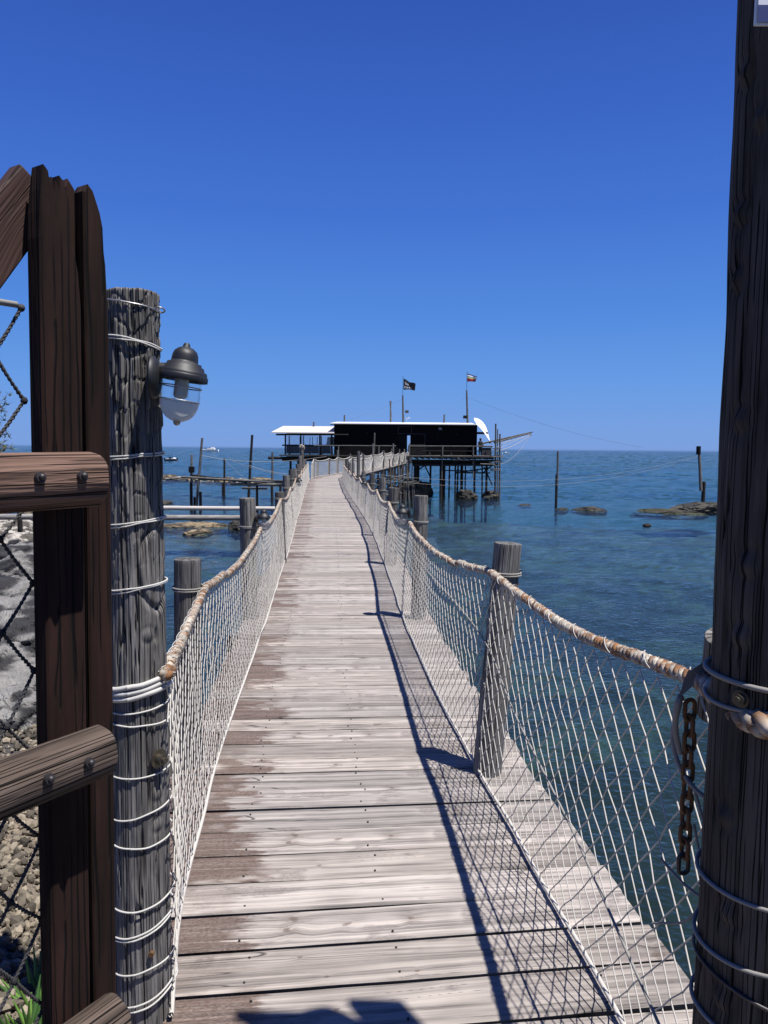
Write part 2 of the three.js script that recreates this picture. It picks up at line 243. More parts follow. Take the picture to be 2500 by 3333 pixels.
// ------------------------------------------------------------------ sea, seabed, shore
const shoreS = (x, d) => -x - 0.42 * d + 1.3;
const landY = (x, z) => {
  const d = -z, s = shoreS(x, d) + 1.1 * smooth(2, 5, d) * (noise(x * 0.55 + 9, z * 0.55, 2) - 0.5);
  const plane = 0.11 - 0.077 * Math.max(d, 0) + 0.04 * Math.max(0, -d), rise = -4.1 + 3.2 * s;
  const k = 0.5, t = Math.min(plane, rise) - 0.25 * Math.exp(-Math.abs(plane - rise) / k);
  return Math.max(t, -4.2) + 0.16 * (fbm(x * 0.9, z * 0.9, 5, 4) - 0.5) * (d > 1 ? 1 : 0.4);
};
{
  const reefAt0 = x => x < -30 ? 99 : x < -2 ? 92 - (x + 12) * 0.9 : 62;
  const waves = [], r = rng(77);
  for (let i = 0; i < 34; i++) { const wl = 0.22 * Math.pow(1.115, i), th = -0.25 + (r() - 0.5) * 2.0; waves.push([Math.sin(th) * 2 * Math.PI / wl, Math.cos(th) * 2 * Math.PI / wl, 0.0047 * Math.pow(wl, 0.80), r() * 6.28, wl]); }
  const NA = 560, NR = 620, pos = [], nor = [], uv = [], cl = [], idx = [];
  const R0 = 2.2, R1 = 9000;
  for (let j = 0; j <= NR; j++) {
    const t = j / NR, R = R0 * Math.pow(R1 / R0, Math.pow(t, 1.25) * 0.62 + 0.38 * Math.pow(t, 6));
    for (let i = 0; i <= NA; i++) {
      const a = (i / NA - 0.5) * 2.6, x = Math.sin(a) * R, z = -Math.cos(a) * R;
      let h = 0, hx = 0, hz = 0; const cell = Math.max(R * 2.6 / NA, 0.02), calm = 0.55 + 0.75 * noise(x * 0.06 + 4, z * 0.11, 3), open = (z < -reefAt0(x) ? 1.9 : 0.85);
      for (const [kx, kz, am, ph, wl] of waves) {
        const f = clamp((wl / cell - 1.6) / 2) * calm * open, q = kx * x + kz * z + ph, s = Math.sin(q), c = Math.cos(q) * am * calm * open; h += s * am * f; hx += c * kx; hz += c * kz;
      }
      pos.push(x, WATER + h, z); const n = V(-hx, 1, -hz).normalize(); nor.push(n.x, n.y, n.z); uv.push(x / 1.7, z / 1.7);
      const p = 0.85 + 0.3 * noise(x * 0.03, z * 0.06, 30), c = [0.68 * p, 0.88 * p, 0.90 * p];
      cl.push(...c);
    }
  }
  for (let j = 0; j < NR; j++) for (let i = 0; i < NA; i++) { const a = j * (NA + 1) + i, b = a + 1, c = a + NA + 1, d = c + 1; idx.push(a, b, d, a, d, c); }
  const g = new THREE.BufferGeometry(); g.setAttribute('position', new THREE.Float32BufferAttribute(pos, 3)); g.setAttribute('normal', new THREE.Float32BufferAttribute(nor, 3)); g.setAttribute('uv', new THREE.Float32BufferAttribute(uv, 2)); g.setAttribute('color', new THREE.Float32BufferAttribute(cl, 3)); g.setIndex(idx);
  const rip = tex(512, 512, (u, v) => 0.5 * fbm(u * 9 + 0.3 * Math.sin(v * 12.566), v * 16, 3, 4, 9, 16) + 0.5 * fbm(u * 22, v * 30, 7, 2, 22, 30));
  M.water = new THREE.MeshPhysicalMaterial({ vertexColors: true, roughness: 0.07, ior: 1.33, transmission: 0.996, thickness: 0, bumpMap: rip, bumpScale: 0.042, specularIntensity: 0.76 });
  struct('sea', g, M.water);
  // the bed: stones and weed patches inside the reef, whose outer edge drops to a plane tinted like deep water
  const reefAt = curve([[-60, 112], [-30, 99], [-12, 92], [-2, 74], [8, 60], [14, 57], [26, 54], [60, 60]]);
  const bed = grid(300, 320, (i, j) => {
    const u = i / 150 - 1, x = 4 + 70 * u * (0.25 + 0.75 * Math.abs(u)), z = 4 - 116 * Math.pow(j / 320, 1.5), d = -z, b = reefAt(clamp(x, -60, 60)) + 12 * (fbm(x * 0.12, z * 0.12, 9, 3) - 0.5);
    const e = fbm(x * 2.2, z * 2.2, 6, 4), m = smooth(0.44, 0.53, fbm(x * 0.55, z * 0.55, 12, 4)), st = smooth(0.5, 0.62, noise(x * 3.1, z * 3.1, 8));
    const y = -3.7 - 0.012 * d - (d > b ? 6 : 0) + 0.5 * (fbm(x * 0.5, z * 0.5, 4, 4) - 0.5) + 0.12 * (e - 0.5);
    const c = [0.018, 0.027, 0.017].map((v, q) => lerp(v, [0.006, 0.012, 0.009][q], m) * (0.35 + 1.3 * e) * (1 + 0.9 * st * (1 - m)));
    return { p: V(x, Math.min(y, WATER - 0.35), z), uv: [x * 0.8, z * 0.8], c };
  });
  struct('seabed', bed, new THREE.MeshStandardMaterial({ vertexColors: true, map: stoneC, roughness: 1 }));
  struct('deep_water_tint_plane', grid(1, 1, (i, j) => ({ p: V(-9000 + i * 18000, -9, 3000 - j * 12000), uv: [i, j] })), std([0.0012, 0.028, 0.039], 1));  // depth tint of the open water painted into this plane below the clear surface
  const shore = grid(150, 210, (i, j) => {
    const t = i / 150, x = 3.2 - 46 * Math.pow(t, 1.7), z = 8 - 56 * Math.pow(j / 210, 1.15), y = landY(x, z), g = fbm(x * 1.3, z * 1.3, 21, 4), w = smooth(WATER + 0.1, WATER + 0.9, y);
    const k = 0.6 + 0.8 * noise(x * 9, z * 9, 2), a = [0.19, 0.155, 0.115].map(v => v * k), b = [0.055, 0.05, 0.047].map(v => v * k), m = smooth(0.42, 0.58, g);
    return { p: V(x, y, z), uv: [x * 1.5, z * 1.5], c: a.map((v, q) => lerp(0.05 * k, lerp(b[q], v, m), w)) };
  });
  struct('shore_ground', shore, M.rock);
}
function rockGeo(rx, ry, rz, seed, detail = 4, tone = null) {
  const g = new THREE.IcosahedronGeometry(1, detail * 5), p = g.attributes.position, cols = [], uv = [];
  const R = rng(seed), ph = R() * 50, planes = []; for (let i = 0; i < 11; i++) planes.push([V(R() - 0.5, R() - 0.4, R() - 0.5).normalize(), 0.62 + 0.3 * R()]);
  tone = tone || { a: [0.30, 0.28, 0.255], b: [0.06, 0.058, 0.06], moss: 0 };
  for (let i = 0; i < p.count; i++) {
    const v = V(p.getX(i), p.getY(i), p.getZ(i)); let k = 1; for (const [n, h] of planes) { const q = v.dot(n); if (q > 0) k = Math.min(k, lerp(1, h / Math.max(q, h * 0.8), 0.85)); }
    const f = fbm(v.x * 1.8 + ph, v.y * 1.8, v.z * 1.8 + 3, 4) - 0.5, rd = 1 - Math.abs(fbm(v.x * 3 + ph, v.y * 3, v.z * 3, 3) - 0.5) * 2, fine = noise(v.x * 14 + ph, v.y * 14, v.z * 14) - 0.5;
    k *= 1 + 0.45 * f - 0.14 * Math.pow(rd, 6) + 0.05 * fine; v.multiplyScalar(k); p.setXYZ(i, v.x * rx, v.y * ry, v.z * rz);
    const sp = smooth(0.46, 0.58, fbm(v.x * 3 + ph, v.y * 3, v.z * 3, 5)), ms = tone.moss * smooth(0.5, 0.6, fbm(v.x * 3 + 9, v.y * 3, v.z * 3 + ph, 3));
    cols.push(...tone.b.map((b, q) => lerp(lerp(b, tone.a[q], sp), [0.055, 0.066, 0.014][q], ms))); uv.push(v.x * rx * 1.5 + v.y * ry, v.z * rz * 1.5 + v.y * ry);
  }
  g.setAttribute('color', new THREE.Float32BufferAttribute(cols, 3)); g.setAttribute('uv', new THREE.Float32BufferAttribute(uv, 2)); g.deleteAttribute('normal');
  // weld for smooth shading
  const key = new Map(), map = [], np = [], nc = [], nu = [], id = [];
  for (let i = 0; i < p.count; i++) { const k = p.getX(i).toFixed(4) + p.getY(i).toFixed(4) + p.getZ(i).toFixed(4); let n = key.get(k); if (n === undefined) { n = np.length / 3; key.set(k, n); np.push(p.getX(i), p.getY(i), p.getZ(i)); nc.push(cols[i * 3], cols[i * 3 + 1], cols[i * 3 + 2]); nu.push(uv[i * 2], uv[i * 2 + 1]); } id.push(n); }
  const o = new THREE.BufferGeometry(); o.setAttribute('position', new THREE.Float32BufferAttribute(np, 3)); o.setAttribute('color', new THREE.Float32BufferAttribute(nc, 3)); o.setAttribute('uv', new THREE.Float32BufferAttribute(nu, 2)); o.setIndex(id); o.computeVertexNormals(); return o;
}
const darkStone = { a: [0.06, 0.054, 0.043], b: [0.017, 0.016, 0.016], moss: 0.15 }, mossy = { a: [0.046, 0.039, 0.024], b: [0.018, 0.017, 0.015], moss: 0.45 }, paleStone = { a: [0.42, 0.39, 0.34], b: [0.085, 0.075, 0.062], moss: 0 }, greyStone = { a: [0.20, 0.192, 0.182], b: [0.022, 0.022, 0.024], moss: 0 }, tanStone = { a: [0.26, 0.20, 0.12], b: [0.06, 0.047, 0.033], moss: 0.1 };
function rock(name, pos, s, seed, tone, label, group, detail = 4) { const m = single(name, rockGeo(...s, seed, detail, tone), M.rock, label, 'rock', group); m.position.set(...pos); m.rotation.y = seed * 1.7; return m; }
rock('reef_rock', [19.4, WATER - 0.1, -50.5], [2.7, 0.42, 1.5], 11, mossy, 'long low mossy rock at the left end of the right reef', 'reef rocks in the water right of the walkway', 5);
rock('reef_rock', [22.8, WATER + 0.1, -52.5], [3.0, 0.62, 1.6], 4, darkStone, 'large dark craggy rock at the foot of the rightmost pole', 'reef rocks in the water right of the walkway', 5);
rock('reef_rock', [26.0, WATER, -50], [3.0, 0.55, 1.6], 23, mossy, 'mossy rock partly hidden behind the right gate post', 'reef rocks in the water right of the walkway');
rock('reef_rock', [14.4, WATER - 0.02, -51.6], [1.35, 0.34, 0.7], 31, darkStone, 'isolated dark rock right of the lone pole in the water', 'reef rocks in the water right of the walkway');
rock('reef_rock', [12.7, WATER - 0.08, -52.5], [0.55, 0.3, 0.4], 37, darkStone, 'small dark rock at the left of the larger isolated one', 'reef rocks in the water right of the walkway', 3);
rock('reef_rock', [14.9, WATER, -41.7], [0.28, 0.17, 0.2], 41, darkStone, 'tiny rock poking out of the water nearest on the right', 'reef rocks in the water right of the walkway', 3);
rock('reef_rock', [10.9, WATER - 0.1, -57], [1.1, 0.22, 0.5], 43, darkStone, 'flat wet rock just right of the stilt house poles', 'reef rocks in the water right of the walkway', 3);
rock('pile_rock', [9.5, WATER, -65.3], [1.3, 0.75, 0.9], 47, darkStone, 'rugged dark rock at the foot of the corner poles of the stilt house', 'rocks under the stilt house');
rock('pile_rock', [7.2, WATER, -64.8], [1.6, 0.9, 1.0], 53, darkStone, 'dark rock among the piles under the middle of the stilt house', 'rocks under the stilt house');
rock('pile_rock', [2.6, WATER + 0.3, -66.5], [1.9, 1.5, 1.4], 59, darkStone, 'big black rock under the doorway of the stilt house', 'rocks under the stilt house');
rock('lagoon_rock', [-9.9, WATER - 0.05, -39], [2.1, 0.42, 0.9], 61, tanStone, 'flat brown rock in the water below the two log rails', 'rocks in the water left of the walkway');
rock('lagoon_rock', [-9.2, WATER - 0.05, -36.2], [0.9, 0.3, 0.5], 67, tanStone, 'smaller brown rock just in front of the flat one below the log rails', 'rocks in the water left of the walkway', 3);
rock('lagoon_rock', [-7.3, WATER, -38.4], [1.3, 0.6, 0.9], 71, darkStone, 'dark rounded rock behind the second left post', 'rocks in the water left of the walkway');
rock('lagoon_rock', [-16.6, WATER - 0.08, -56], [1.5, 0.35, 0.7], 73, darkStone, 'low rock in the water left of the leaning pole pair', 'rocks in the water left of the walkway', 3);
rock('lagoon_rock', [-21.2, WATER - 0.05, -44.5], [1.2, 0.45, 0.7], 79, tanStone, 'brown rock in the water seen through the gate netting', 'rocks in the water left of the walkway', 3);
for (let i = 0; i < 9; i++) { const t = i / 8; rock('breakwater_rock', [lerp(-31, -13.5, t), WATER, lerp(-99, -90, t)], [1.6 + (i % 3) * 0.5, 0.45 + (i % 2) * 0.25, 1.1], 101 + i * 3, i % 2 ? tanStone : paleStone, (ORD[i] + ' tan rock from the left of the far breakwater line'), 'breakwater rocks far out on the left', 3); }
{
  const R = rng(5), spots = [[-3.4, -6.6, 0.75, greyStone], [-2.35, -4.5, 0.3, greyStone], [-4.4, -8.6, 0.8, greyStone], [-3.0, -5.4, 0.5, greyStone], [-5.6, -11, 0.85, greyStone], [-7.3, -14.5, 0.9, greyStone], [-4.1, -7.4, 0.45, greyStone], [-9.6, -19, 0.9, paleStone], [-11.2, -22, 1.0, paleStone], [-13.6, -27, 1.0, paleStone], [-16.0, -32, 1.1, paleStone], [-8.7, -17, 0.6, greyStone], [-12.6, -25, 0.7, paleStone], [-6.6, -12.6, 0.5, greyStone], [-5.0, -9.6, 0.45, greyStone], [-18, -36, 1.0, greyStone], [-15, -29.5, 0.7, greyStone]];
  spots.sort((a, b) => b[1] - a[1]).forEach(([x, z, s, tone], i) => rock('shore_boulder', [x, landY(x, z) + s * 0.12, z], [s * (0.9 + 0.3 * R()), s * (0.5 + 0.25 * R()), s * (0.8 + 0.3 * R())], 200 + i * 7, tone, ORD[i] + ' shore boulder from the gate, a ' + (tone === paleStone ? 'pale' : 'dark grey white-flecked') + ' one, through the gate netting', 'boulders on the shore left of the gate', s > 0.6 ? 4 : 3));
  const st = [], R2 = rng(8), unit = new THREE.IcosahedronGeometry(1, 0);
  const inst = new THREE.InstancedMesh(unit, std([0.27, 0.235, 0.18], 0.9), 9000); inst.name = 'pebbles'; inst.userData.kind = 'stuff';
  const mtx = new THREE.Matrix4(), e = new THREE.Euler(), qn = new THREE.Quaternion();
  for (let i = 0; i < 9000; i++) { const d = 1.75 + 6 * Math.pow(R2(), 1.3), x = -d * (0.42 + 0.16 * R2()), s = 0.0035 + 0.026 * Math.pow(R2(), 5); e.set(R2() * 6, R2() * 6, R2() * 6); qn.setFromEuler(e); mtx.compose(V(x, landY(x, -d) + s * 0.5, -d), qn, V(s, s * 0.6, s * 0.8)); inst.setMatrixAt(i, mtx); const k = 0.15 + 0.95 * Math.pow(R2(), 1.5); inst.setColorAt(i, col(k, k * 0.97, k * 0.92)); }
  inst.castShadow = inst.receiveShadow = true; scene.add(inst);
}

// ------------------------------------------------------------------ boardwalk
const netL = curve([[1, -0.385], [1.75, -0.526], [2.14, -0.612], [2.69, -0.69], [3.16, -0.745], [4.28, -0.845], [6.18, -0.99], [8.2, -1.167], [11, -1.40], [14.4, -1.716], [17.8, -2.02], [25.7, -2.75], [35.6, -3.61]]);
const netR = curve([[1, 0.665], [1.75, 0.615], [2.14, 0.568], [2.69, 0.5], [3.16, 0.438], [4.28, 0.327], [6.18, 0.179], [8.2, 0.07], [11, -0.085], [14.4, -0.313], [17.8, -0.60], [25.7, -1.296], [35.6, -2.025]]);
const plankGeos = [];
for (let s = 0; s < NS; s++) {
  const w = 0.1585, h = 0.036, c = 0.0035, nl = 10, R = rng(50 + s), bow = (R() - 0.5) * 0.006, cup = (R() - 0.5) * 0.003;
  const sec = [[-w / 2 + 0.013, -h], [-w / 2, -c], [-w / 2 + c, 0], [0, 0], [w / 2 - c, 0], [w / 2, -c], [w / 2 - 0.013, -h]], pos = [], uv = [], vv = [0, 0.02, 0.04, 0.5, 0.96, 0.98, 1];
  const P = (i, k) => { const [z, y] = sec[k], t = i / nl; const edge = (k < 3 ? -1 : k > 3 ? 1 : 0) * 0.0012 * (noise(t * 14, k < 3 ? 1 : 2, s) - 0.5) * 2; return [(t - 0.5), y + (k > 0 && k < 6 ? bow * Math.sin(t * Math.PI) + cup * Math.abs(z) / w * 2 : 0), z + edge]; };
  const q = (a, b, cc, d, ua, ub, uc, ud) => { pos.push(...a, ...b, ...cc, ...a, ...cc, ...d); uv.push(...ua, ...ub, ...uc, ...ua, ...uc, ...ud); };
  const U = (i, k) => [0.005 + 0.99 * i / nl, (s + 0.01 + 0.98 * (1 - vv[k])) / NS];
  for (let i = 0; i < nl; i++) for (let k = 0; k < 6; k++) q(P(i, k), P(i, k + 1), P(i + 1, k + 1), P(i + 1, k), U(i, k), U(i, k + 1), U(i + 1, k + 1), U(i + 1, k));
  for (const i of [0, nl]) { const A = sec.map((_, k) => P(i, k)); for (let k = 1; k < 6; k++) { const tri = i ? [A[0], A[k], A[k + 1]] : [A[0], A[k + 1], A[k]]; tri.forEach(v => { pos.push(...v); uv.push(i ? 0.99 : 0.005, (s + 0.5 + v[2] * 2) / NS); }); } }
  const g = new THREE.BufferGeometry(); g.setAttribute('position', new THREE.Float32BufferAttribute(pos, 3)); g.setAttribute('uv', new THREE.Float32BufferAttribute(uv, 2)); g.computeVertexNormals(); plankGeos.push(g);
}
{
  const deck = new THREE.Group(); deck.name = 'boardwalk'; deck.userData.kind = 'structure'; scene.add(deck);
  const R = rng(12), screws = [], sc = new THREE.CylinderGeometry(0.0036, 0.0036, 0.004, 7), PITCH = 0.1655; let last = -1, k = 0;
  for (let d = 0.18; d < 36.2; d += PITCH * (0.97 + 0.06 * R()), k++) {
    const l = netL(d), r = netR(d), m = (l + r) / 2, sl = (netL(d + 0.3) + netR(d + 0.3) - netL(d - 0.3) - netR(d - 0.3)) / 1.2;
    let s; do { s = Math.floor(R() * 8) + (d > 5.5 || R() < 0.12 ? 8 : 0); if (d > 5.5 && R() < 0.4) s -= 8; } while (s === last); last = s;
    const left = l - 0.17 - 0.03 * R(), right = r + 0.235 + 0.03 * R(), p = part('plank', plankGeos[s], M.plank, deck);
    p.scale.x = right - left; p.position.set((left + right) / 2, -0.004 + 0.003 * (R() - 0.5), -d); p.rotation.y = Math.atan(-sl) * 0.75 + (R() - 0.5) * 0.006; p.rotation.x = (R() - 0.5) * 0.008; p.rotation.z = (R() - 0.5) * 0.002;
    if (d > 1 && d < 20) for (const fx of [0.17, 0.54, 1.0]) for (const fz of [-0.05, 0.05]) { if (R() < 0.3) continue; const x = l + fx * (r - l) + (R() - 0.5) * 0.035, off = (x - p.position.x); screws.push(sc.clone().translate(x, p.position.y + 0.0005, -d + fz + (R() - 0.5) * 0.012 - Math.sin(p.rotation.y) * off)); }
  }
  const sm2 = part('screws', screws, M.screw, deck); sm2.userData.kind = 'stuff';
  for (const f of [0.08, 0.5, 0.92]) { const pts = []; for (let d = 0.2; d < 36; d += 3) pts.push([lerp(netL(d), netR(d), f), d]); for (let i = 0; i + 1 < pts.length; i++) part('joist', log(V(pts[i][0], -0.13, -pts[i][1]), V(pts[i + 1][0], -0.13, -pts[i + 1][1] - 0.02), 0.07, 0.07, { seed: i + f * 10 }), M.beam, deck); }
  for (let i = 1; i < 12; i++) { const d = i * 3.1 + 0.2, l = netL(d) - 0.1, r = netR(d) + 0.1; part('crossbeam', log(V(l - 0.25, -0.28, -d), V(r + 0.25, -0.28, -d + 0.05), 0.08, 0.07, { seed: i + 40 }), M.beam, deck); for (const x of [l, r]) part('pile', log(V(x, -4.6, -d + 0.12), V(x, -0.17, -d + 0.12), 0.1, 0.085, { seed: i * 3 + x }), M.pile, deck); }
}

// ------------------------------------------------------------------ net railings of the boardwalk
const LPOST = [[3.3, -0.885, 0.95, 0.06], [6.25, -1.16, 1.03, 0.068], [9.4, -1.335, 0.90, 0.062], [12.5, -1.66, 1.0, 0.063], [15.6, -1.95, 1.01, 0.066], [18.7, -2.26, 0.95, 0.06], [21.8, -2.55, 1.0, 0.06], [24.9, -2.83, 1.22, 0.06], [28, -3.12, 1.45, 0.065], [31, -3.38, 1.02, 0.06], [34, -3.64, 0.95, 0.06]];
const RPOST = [[3.25, 0.552, 1.04, 0.061], [6.3, 0.315, 1.06, 0.06], [9.3, 0.115, 0.97, 0.066], [12.4, -0.03, 0.98, 0.06], [15.5, -0.25, 0.95, 0.06], [18.6, -0.52, 0.9, 0.055], [21.7, -0.76, 1.4, 0.05], [24.8, -1.04, 1.0, 0.055], [27.9, -1.31, 0.95, 0.055], [31, -1.54, 1.05, 0.055], [34, -1.75, 1.0, 0.055]];
const ropeTopL = [[1.78, 0.90], ...LPOST.map((p, i) => [p[0], 0.82 - (i % 2) * 0.03])], ropeTopR = [[1.22, 1.03], [3.2, 0.915], ...RPOST.slice(1).map((p, i) => [p[0], [0.84, 0.79, 0.77, 0.74][Math.min(i, 3)]])];
function ropeY(table, d, sag) { let i = 0; while (i < table.length - 2 && d > table[i + 1][0]) i++; const [d0, y0] = table[i], [d1, y1] = table[i + 1], t = (d - d0) / (d1 - d0), tt = clamp(t); return lerp(y0, y1, tt) - sag * 4 * tt * (1 - tt); }
function netMesh(B, T, s0, s1, step, rows, r, seed, knots) {      // diamond mesh between foot rope B(s) and top rope T(s)
  const nx = Math.round((s1 - s0) / step), segs = [], pos = [], nor = [], idx = []; const R = rng(seed), jit = new Map();
  const P = (i, j) => { const k = i * 64 + j; if (jit.has(k)) return jit.get(k); const s = s0 + (s1 - s0) * i / nx, b = B(s), t = T(s), f = j / rows, p = b.clone().lerp(t, f), n = V(t.z - b.z, 0, 0); p.x += 0.02 * Math.sin(f * Math.PI) * (noise(s * 1.3, seed) - 0.3) * (seed % 2 ? 1 : -1); if (j > 0 && j < rows) { p.y += (noise(s * 9, j * 3.1, seed) - 0.5) * 0.008; p.z += (noise(s * 9 + 50, j * 3.1, seed) - 0.5) * 0.009; p.x += (noise(s * 5 + 90, j * 2.1, seed) - 0.5) * 0.01; } jit.set(k, p); return p; };
  const NSD = 5;
  const seg = (a, b) => { const d = b.clone().sub(a).normalize(), [e1, e2] = frame(d), base = pos.length / 3; for (const p of [a, b]) for (let k = 0; k < NSD; k++) { const th = k / NSD * Math.PI * 2, n = e1.clone().multiplyScalar(Math.cos(th)).addScaledVector(e2, Math.sin(th)); pos.push(p.x + n.x * r, p.y + n.y * r, p.z + n.z * r); nor.push(n.x, n.y, n.z); } for (let k = 0; k < NSD; k++) { const q = (k + 1) % NSD; idx.push(base + k, base + q, base + NSD + q, base + k, base + NSD + q, base + NSD + k); } };
  for (let i = 0; i <= nx; i++) for (let j = 0; j <= rows; j++) {
    if ((i + j) % 2) continue;
    const p = P(i, j);
    if (i < nx && j < rows) seg(p, P(i + 1, j + 1));
    if (i < nx && j > 0) seg(p, P(i + 1, j - 1));
    if (i === nx && j < rows - 1) seg(p, P(i, j + 2)); 
    if (knots && j > 0 && j < rows) { const base = pos.length / 3, q = r * 1.75; for (const v of [[1, 0, 0], [-1, 0, 0], [0, 1, 0], [0, -1, 0], [0, 0, 1], [0, 0, -1]]) { pos.push(p.x + v[0] * q, p.y + v[1] * q, p.z + v[2] * q); nor.push(...v); } for (const t of [[0, 2, 4], [2, 1, 4], [1, 3, 4], [3, 0, 4], [2, 0, 5], [1, 2, 5], [3, 1, 5], [0, 3, 5]]) idx.push(base + t[0], base + t[1], base + t[2]); }
  }
  const g = new THREE.BufferGeometry(); g.setAttribute('position', new THREE.Float32BufferAttribute(pos, 3)); g.setAttribute('normal', new THREE.Float32BufferAttribute(nor, 3)); g.setIndex(idx); return g;
}
function lashing(path, R, turns, r, seed) { const pts = resample(path, 0.012), out = [], n = pts.length; pts.forEach((p, i) => { const t = pts[Math.min(n - 1, i + 1)].clone().sub(pts[Math.max(0, i - 1)]).normalize(), [a, b] = frame(t), th = i / n * turns * Math.PI * 2 + seed + 0.8 * noise(i * 0.05, seed); out.push(p.clone().addScaledVector(a, Math.cos(th) * R).addScaledVector(b, Math.sin(th) * R)); }); return tube(out, r, 4); }
function railing(side, table, net, d0, label) {
  const o = thing('net_railing', label, 'railing'), out = side < 0 ? -1 : 1, lean = d => 0.045 * smooth(1.8, 3.2, d);
  const topP = d => V(net(d) + out * lean(d), ropeY(table, d, d < 4 ? 0.06 : 0.085), -d), footP = d => V(net(d), 0.014, -d);
  const stations = [d0, ...table.slice(1).map(p => p[0]), 36.2];
  for (let i = 0; i + 1 < stations.length; i++) { const near = stations[i] < 13; part('net_panel', netMesh(footP, d => { const p = topP(d); p.y -= 0.025; return p; }, stations[i], stations[i + 1], 0.047, 18, 0.0019, i * 2 + (side < 0 ? 1 : 2), near), M.cord, o); }
  const tp = [], fp = []; for (let d = d0 - (side > 0 ? 0 : 0.0); d <= 36.2; d += 0.155) { tp.push(topP(d).add(V(0, 0.01 * (noise(d * 3, side + 5) - 0.5), 0))); fp.push(footP(d).add(V(0.012 * (noise(d * 2.5, side + 9) - 0.5), 0.008 * (noise(d * 6, side) ), 0))); }
  if (side < 0) tp.unshift(V(-0.60, 0.892, -1.905), V(-0.548, 0.897, -1.862)); 
  part('top_rope', rope(tp, 0.017, { seed: side + 3, rust: side < 0 ? 0.46 : 0.34, step: 0.011, pitch: 0.062, fray: 6000 }), M.rope, o);
  part('foot_rope', tube(resample(fp, 0.1), 0.007, 6), M.cord, o);
  part('lashing', lashing(tp.slice(0, 90), 0.0205, side < 0 ? 95 : 60, 0.0014, side), M.wrap, o);
  if (side > 0) part('stay_line', tube(resample([V(0.56, 0.30, -1.3), V(0.52, 0.42, -1.9), V(0.47, 0.52, -2.6), V(0.455, 0.6, -3.2), V(0.3, 0.62, -5), V(0.19, 0.6, -6.3)], 0.1), 0.0035, 5), M.cordDull, o);
  return [topP, footP];
}
const [topPL] = railing(-1, ropeTopL, netL, 1.76, 'white cord net railing with rust-stained rope along the left of the boardwalk');
const [topPR] = railing(1, ropeTopR, netR, 1.26, 'white cord net railing with rope running along the right of the boardwalk');
function post(i, side, [d, x, y, r]) {
  const who = ORD[i] + ' post from the gate along the ' + (side < 0 ? 'left' : 'right') + ' net railing';
  const o = thing('railing_post', (i === 0 && side > 0 ? 'leaning grey timber post, ' : i % 3 === 1 ? 'grey cracked timber post, ' : 'weathered dark timber post, ') + who, 'post', [x, 0, -d], 'posts of the net railings');
  const lean = i === 0 && side > 0 ? -0.07 : side * -0.012 * (i % 3), tall = y + 0.0;
  const knot = (th, l) => { let s = 0; for (let k = 0; k < 4; k++) { const kt = hash(i, k, side + 3) * 6.28, kl = hash(i, k + 9, side + 3) * tall, q = Math.hypot((((th - kt + 9.42) % 6.28) - 3.14) * r, l - kl) / 0.018; if (q < 2) s += 0.006 * Math.exp(-q * q * 2) - 0.003 * Math.exp(-((q - 1.1) ** 2) * 8); } const cr = Math.abs((((th - hash(i, 31, side + 3) * 6.28 + 9.42) % 6.28) - 3.14) + 0.25 * (noise(l * 3, i) - 0.5)); if (i % 2) s -= 0.012 * Math.exp(-cr * cr * 260); return s; };
  part('shaft', log(V(lean, -0.012, 0), V(0, tall, 0), r * 1.06, r * 0.98, { ns: d < 10 ? 40 : 14, nl: d < 10 ? 60 : 10, amp: 0.05, seed: i * 3 + side + 5, relief: d < 10 ? knot : null, end: 0.06, bend: 0.006 }), i % 2 || (i === 0 && side > 0) ? M.greyLog : M.greyLog2, o);
  const t = (side < 0 ? topPL : topPR)(d), a = V(t.x - x, t.y, t.z + d), pts = []; 
  for (let k = 0; k <= 26; k++) { const th = k / 26 * Math.PI * 4; pts.push(V(lean * (1 - t.y / tall) + Math.cos(th) * (r * 1.1), t.y - 0.01 + 0.02 * k / 26, Math.sin(th) * r * 1.1)); }
  part('rope_tie', tube(pts, 0.004, 5), M.cordDull, o);
  return o;
}
LPOST.forEach((p, i) => post(i, -1, p)); RPOST.forEach((p, i) => post(i, 1, p));

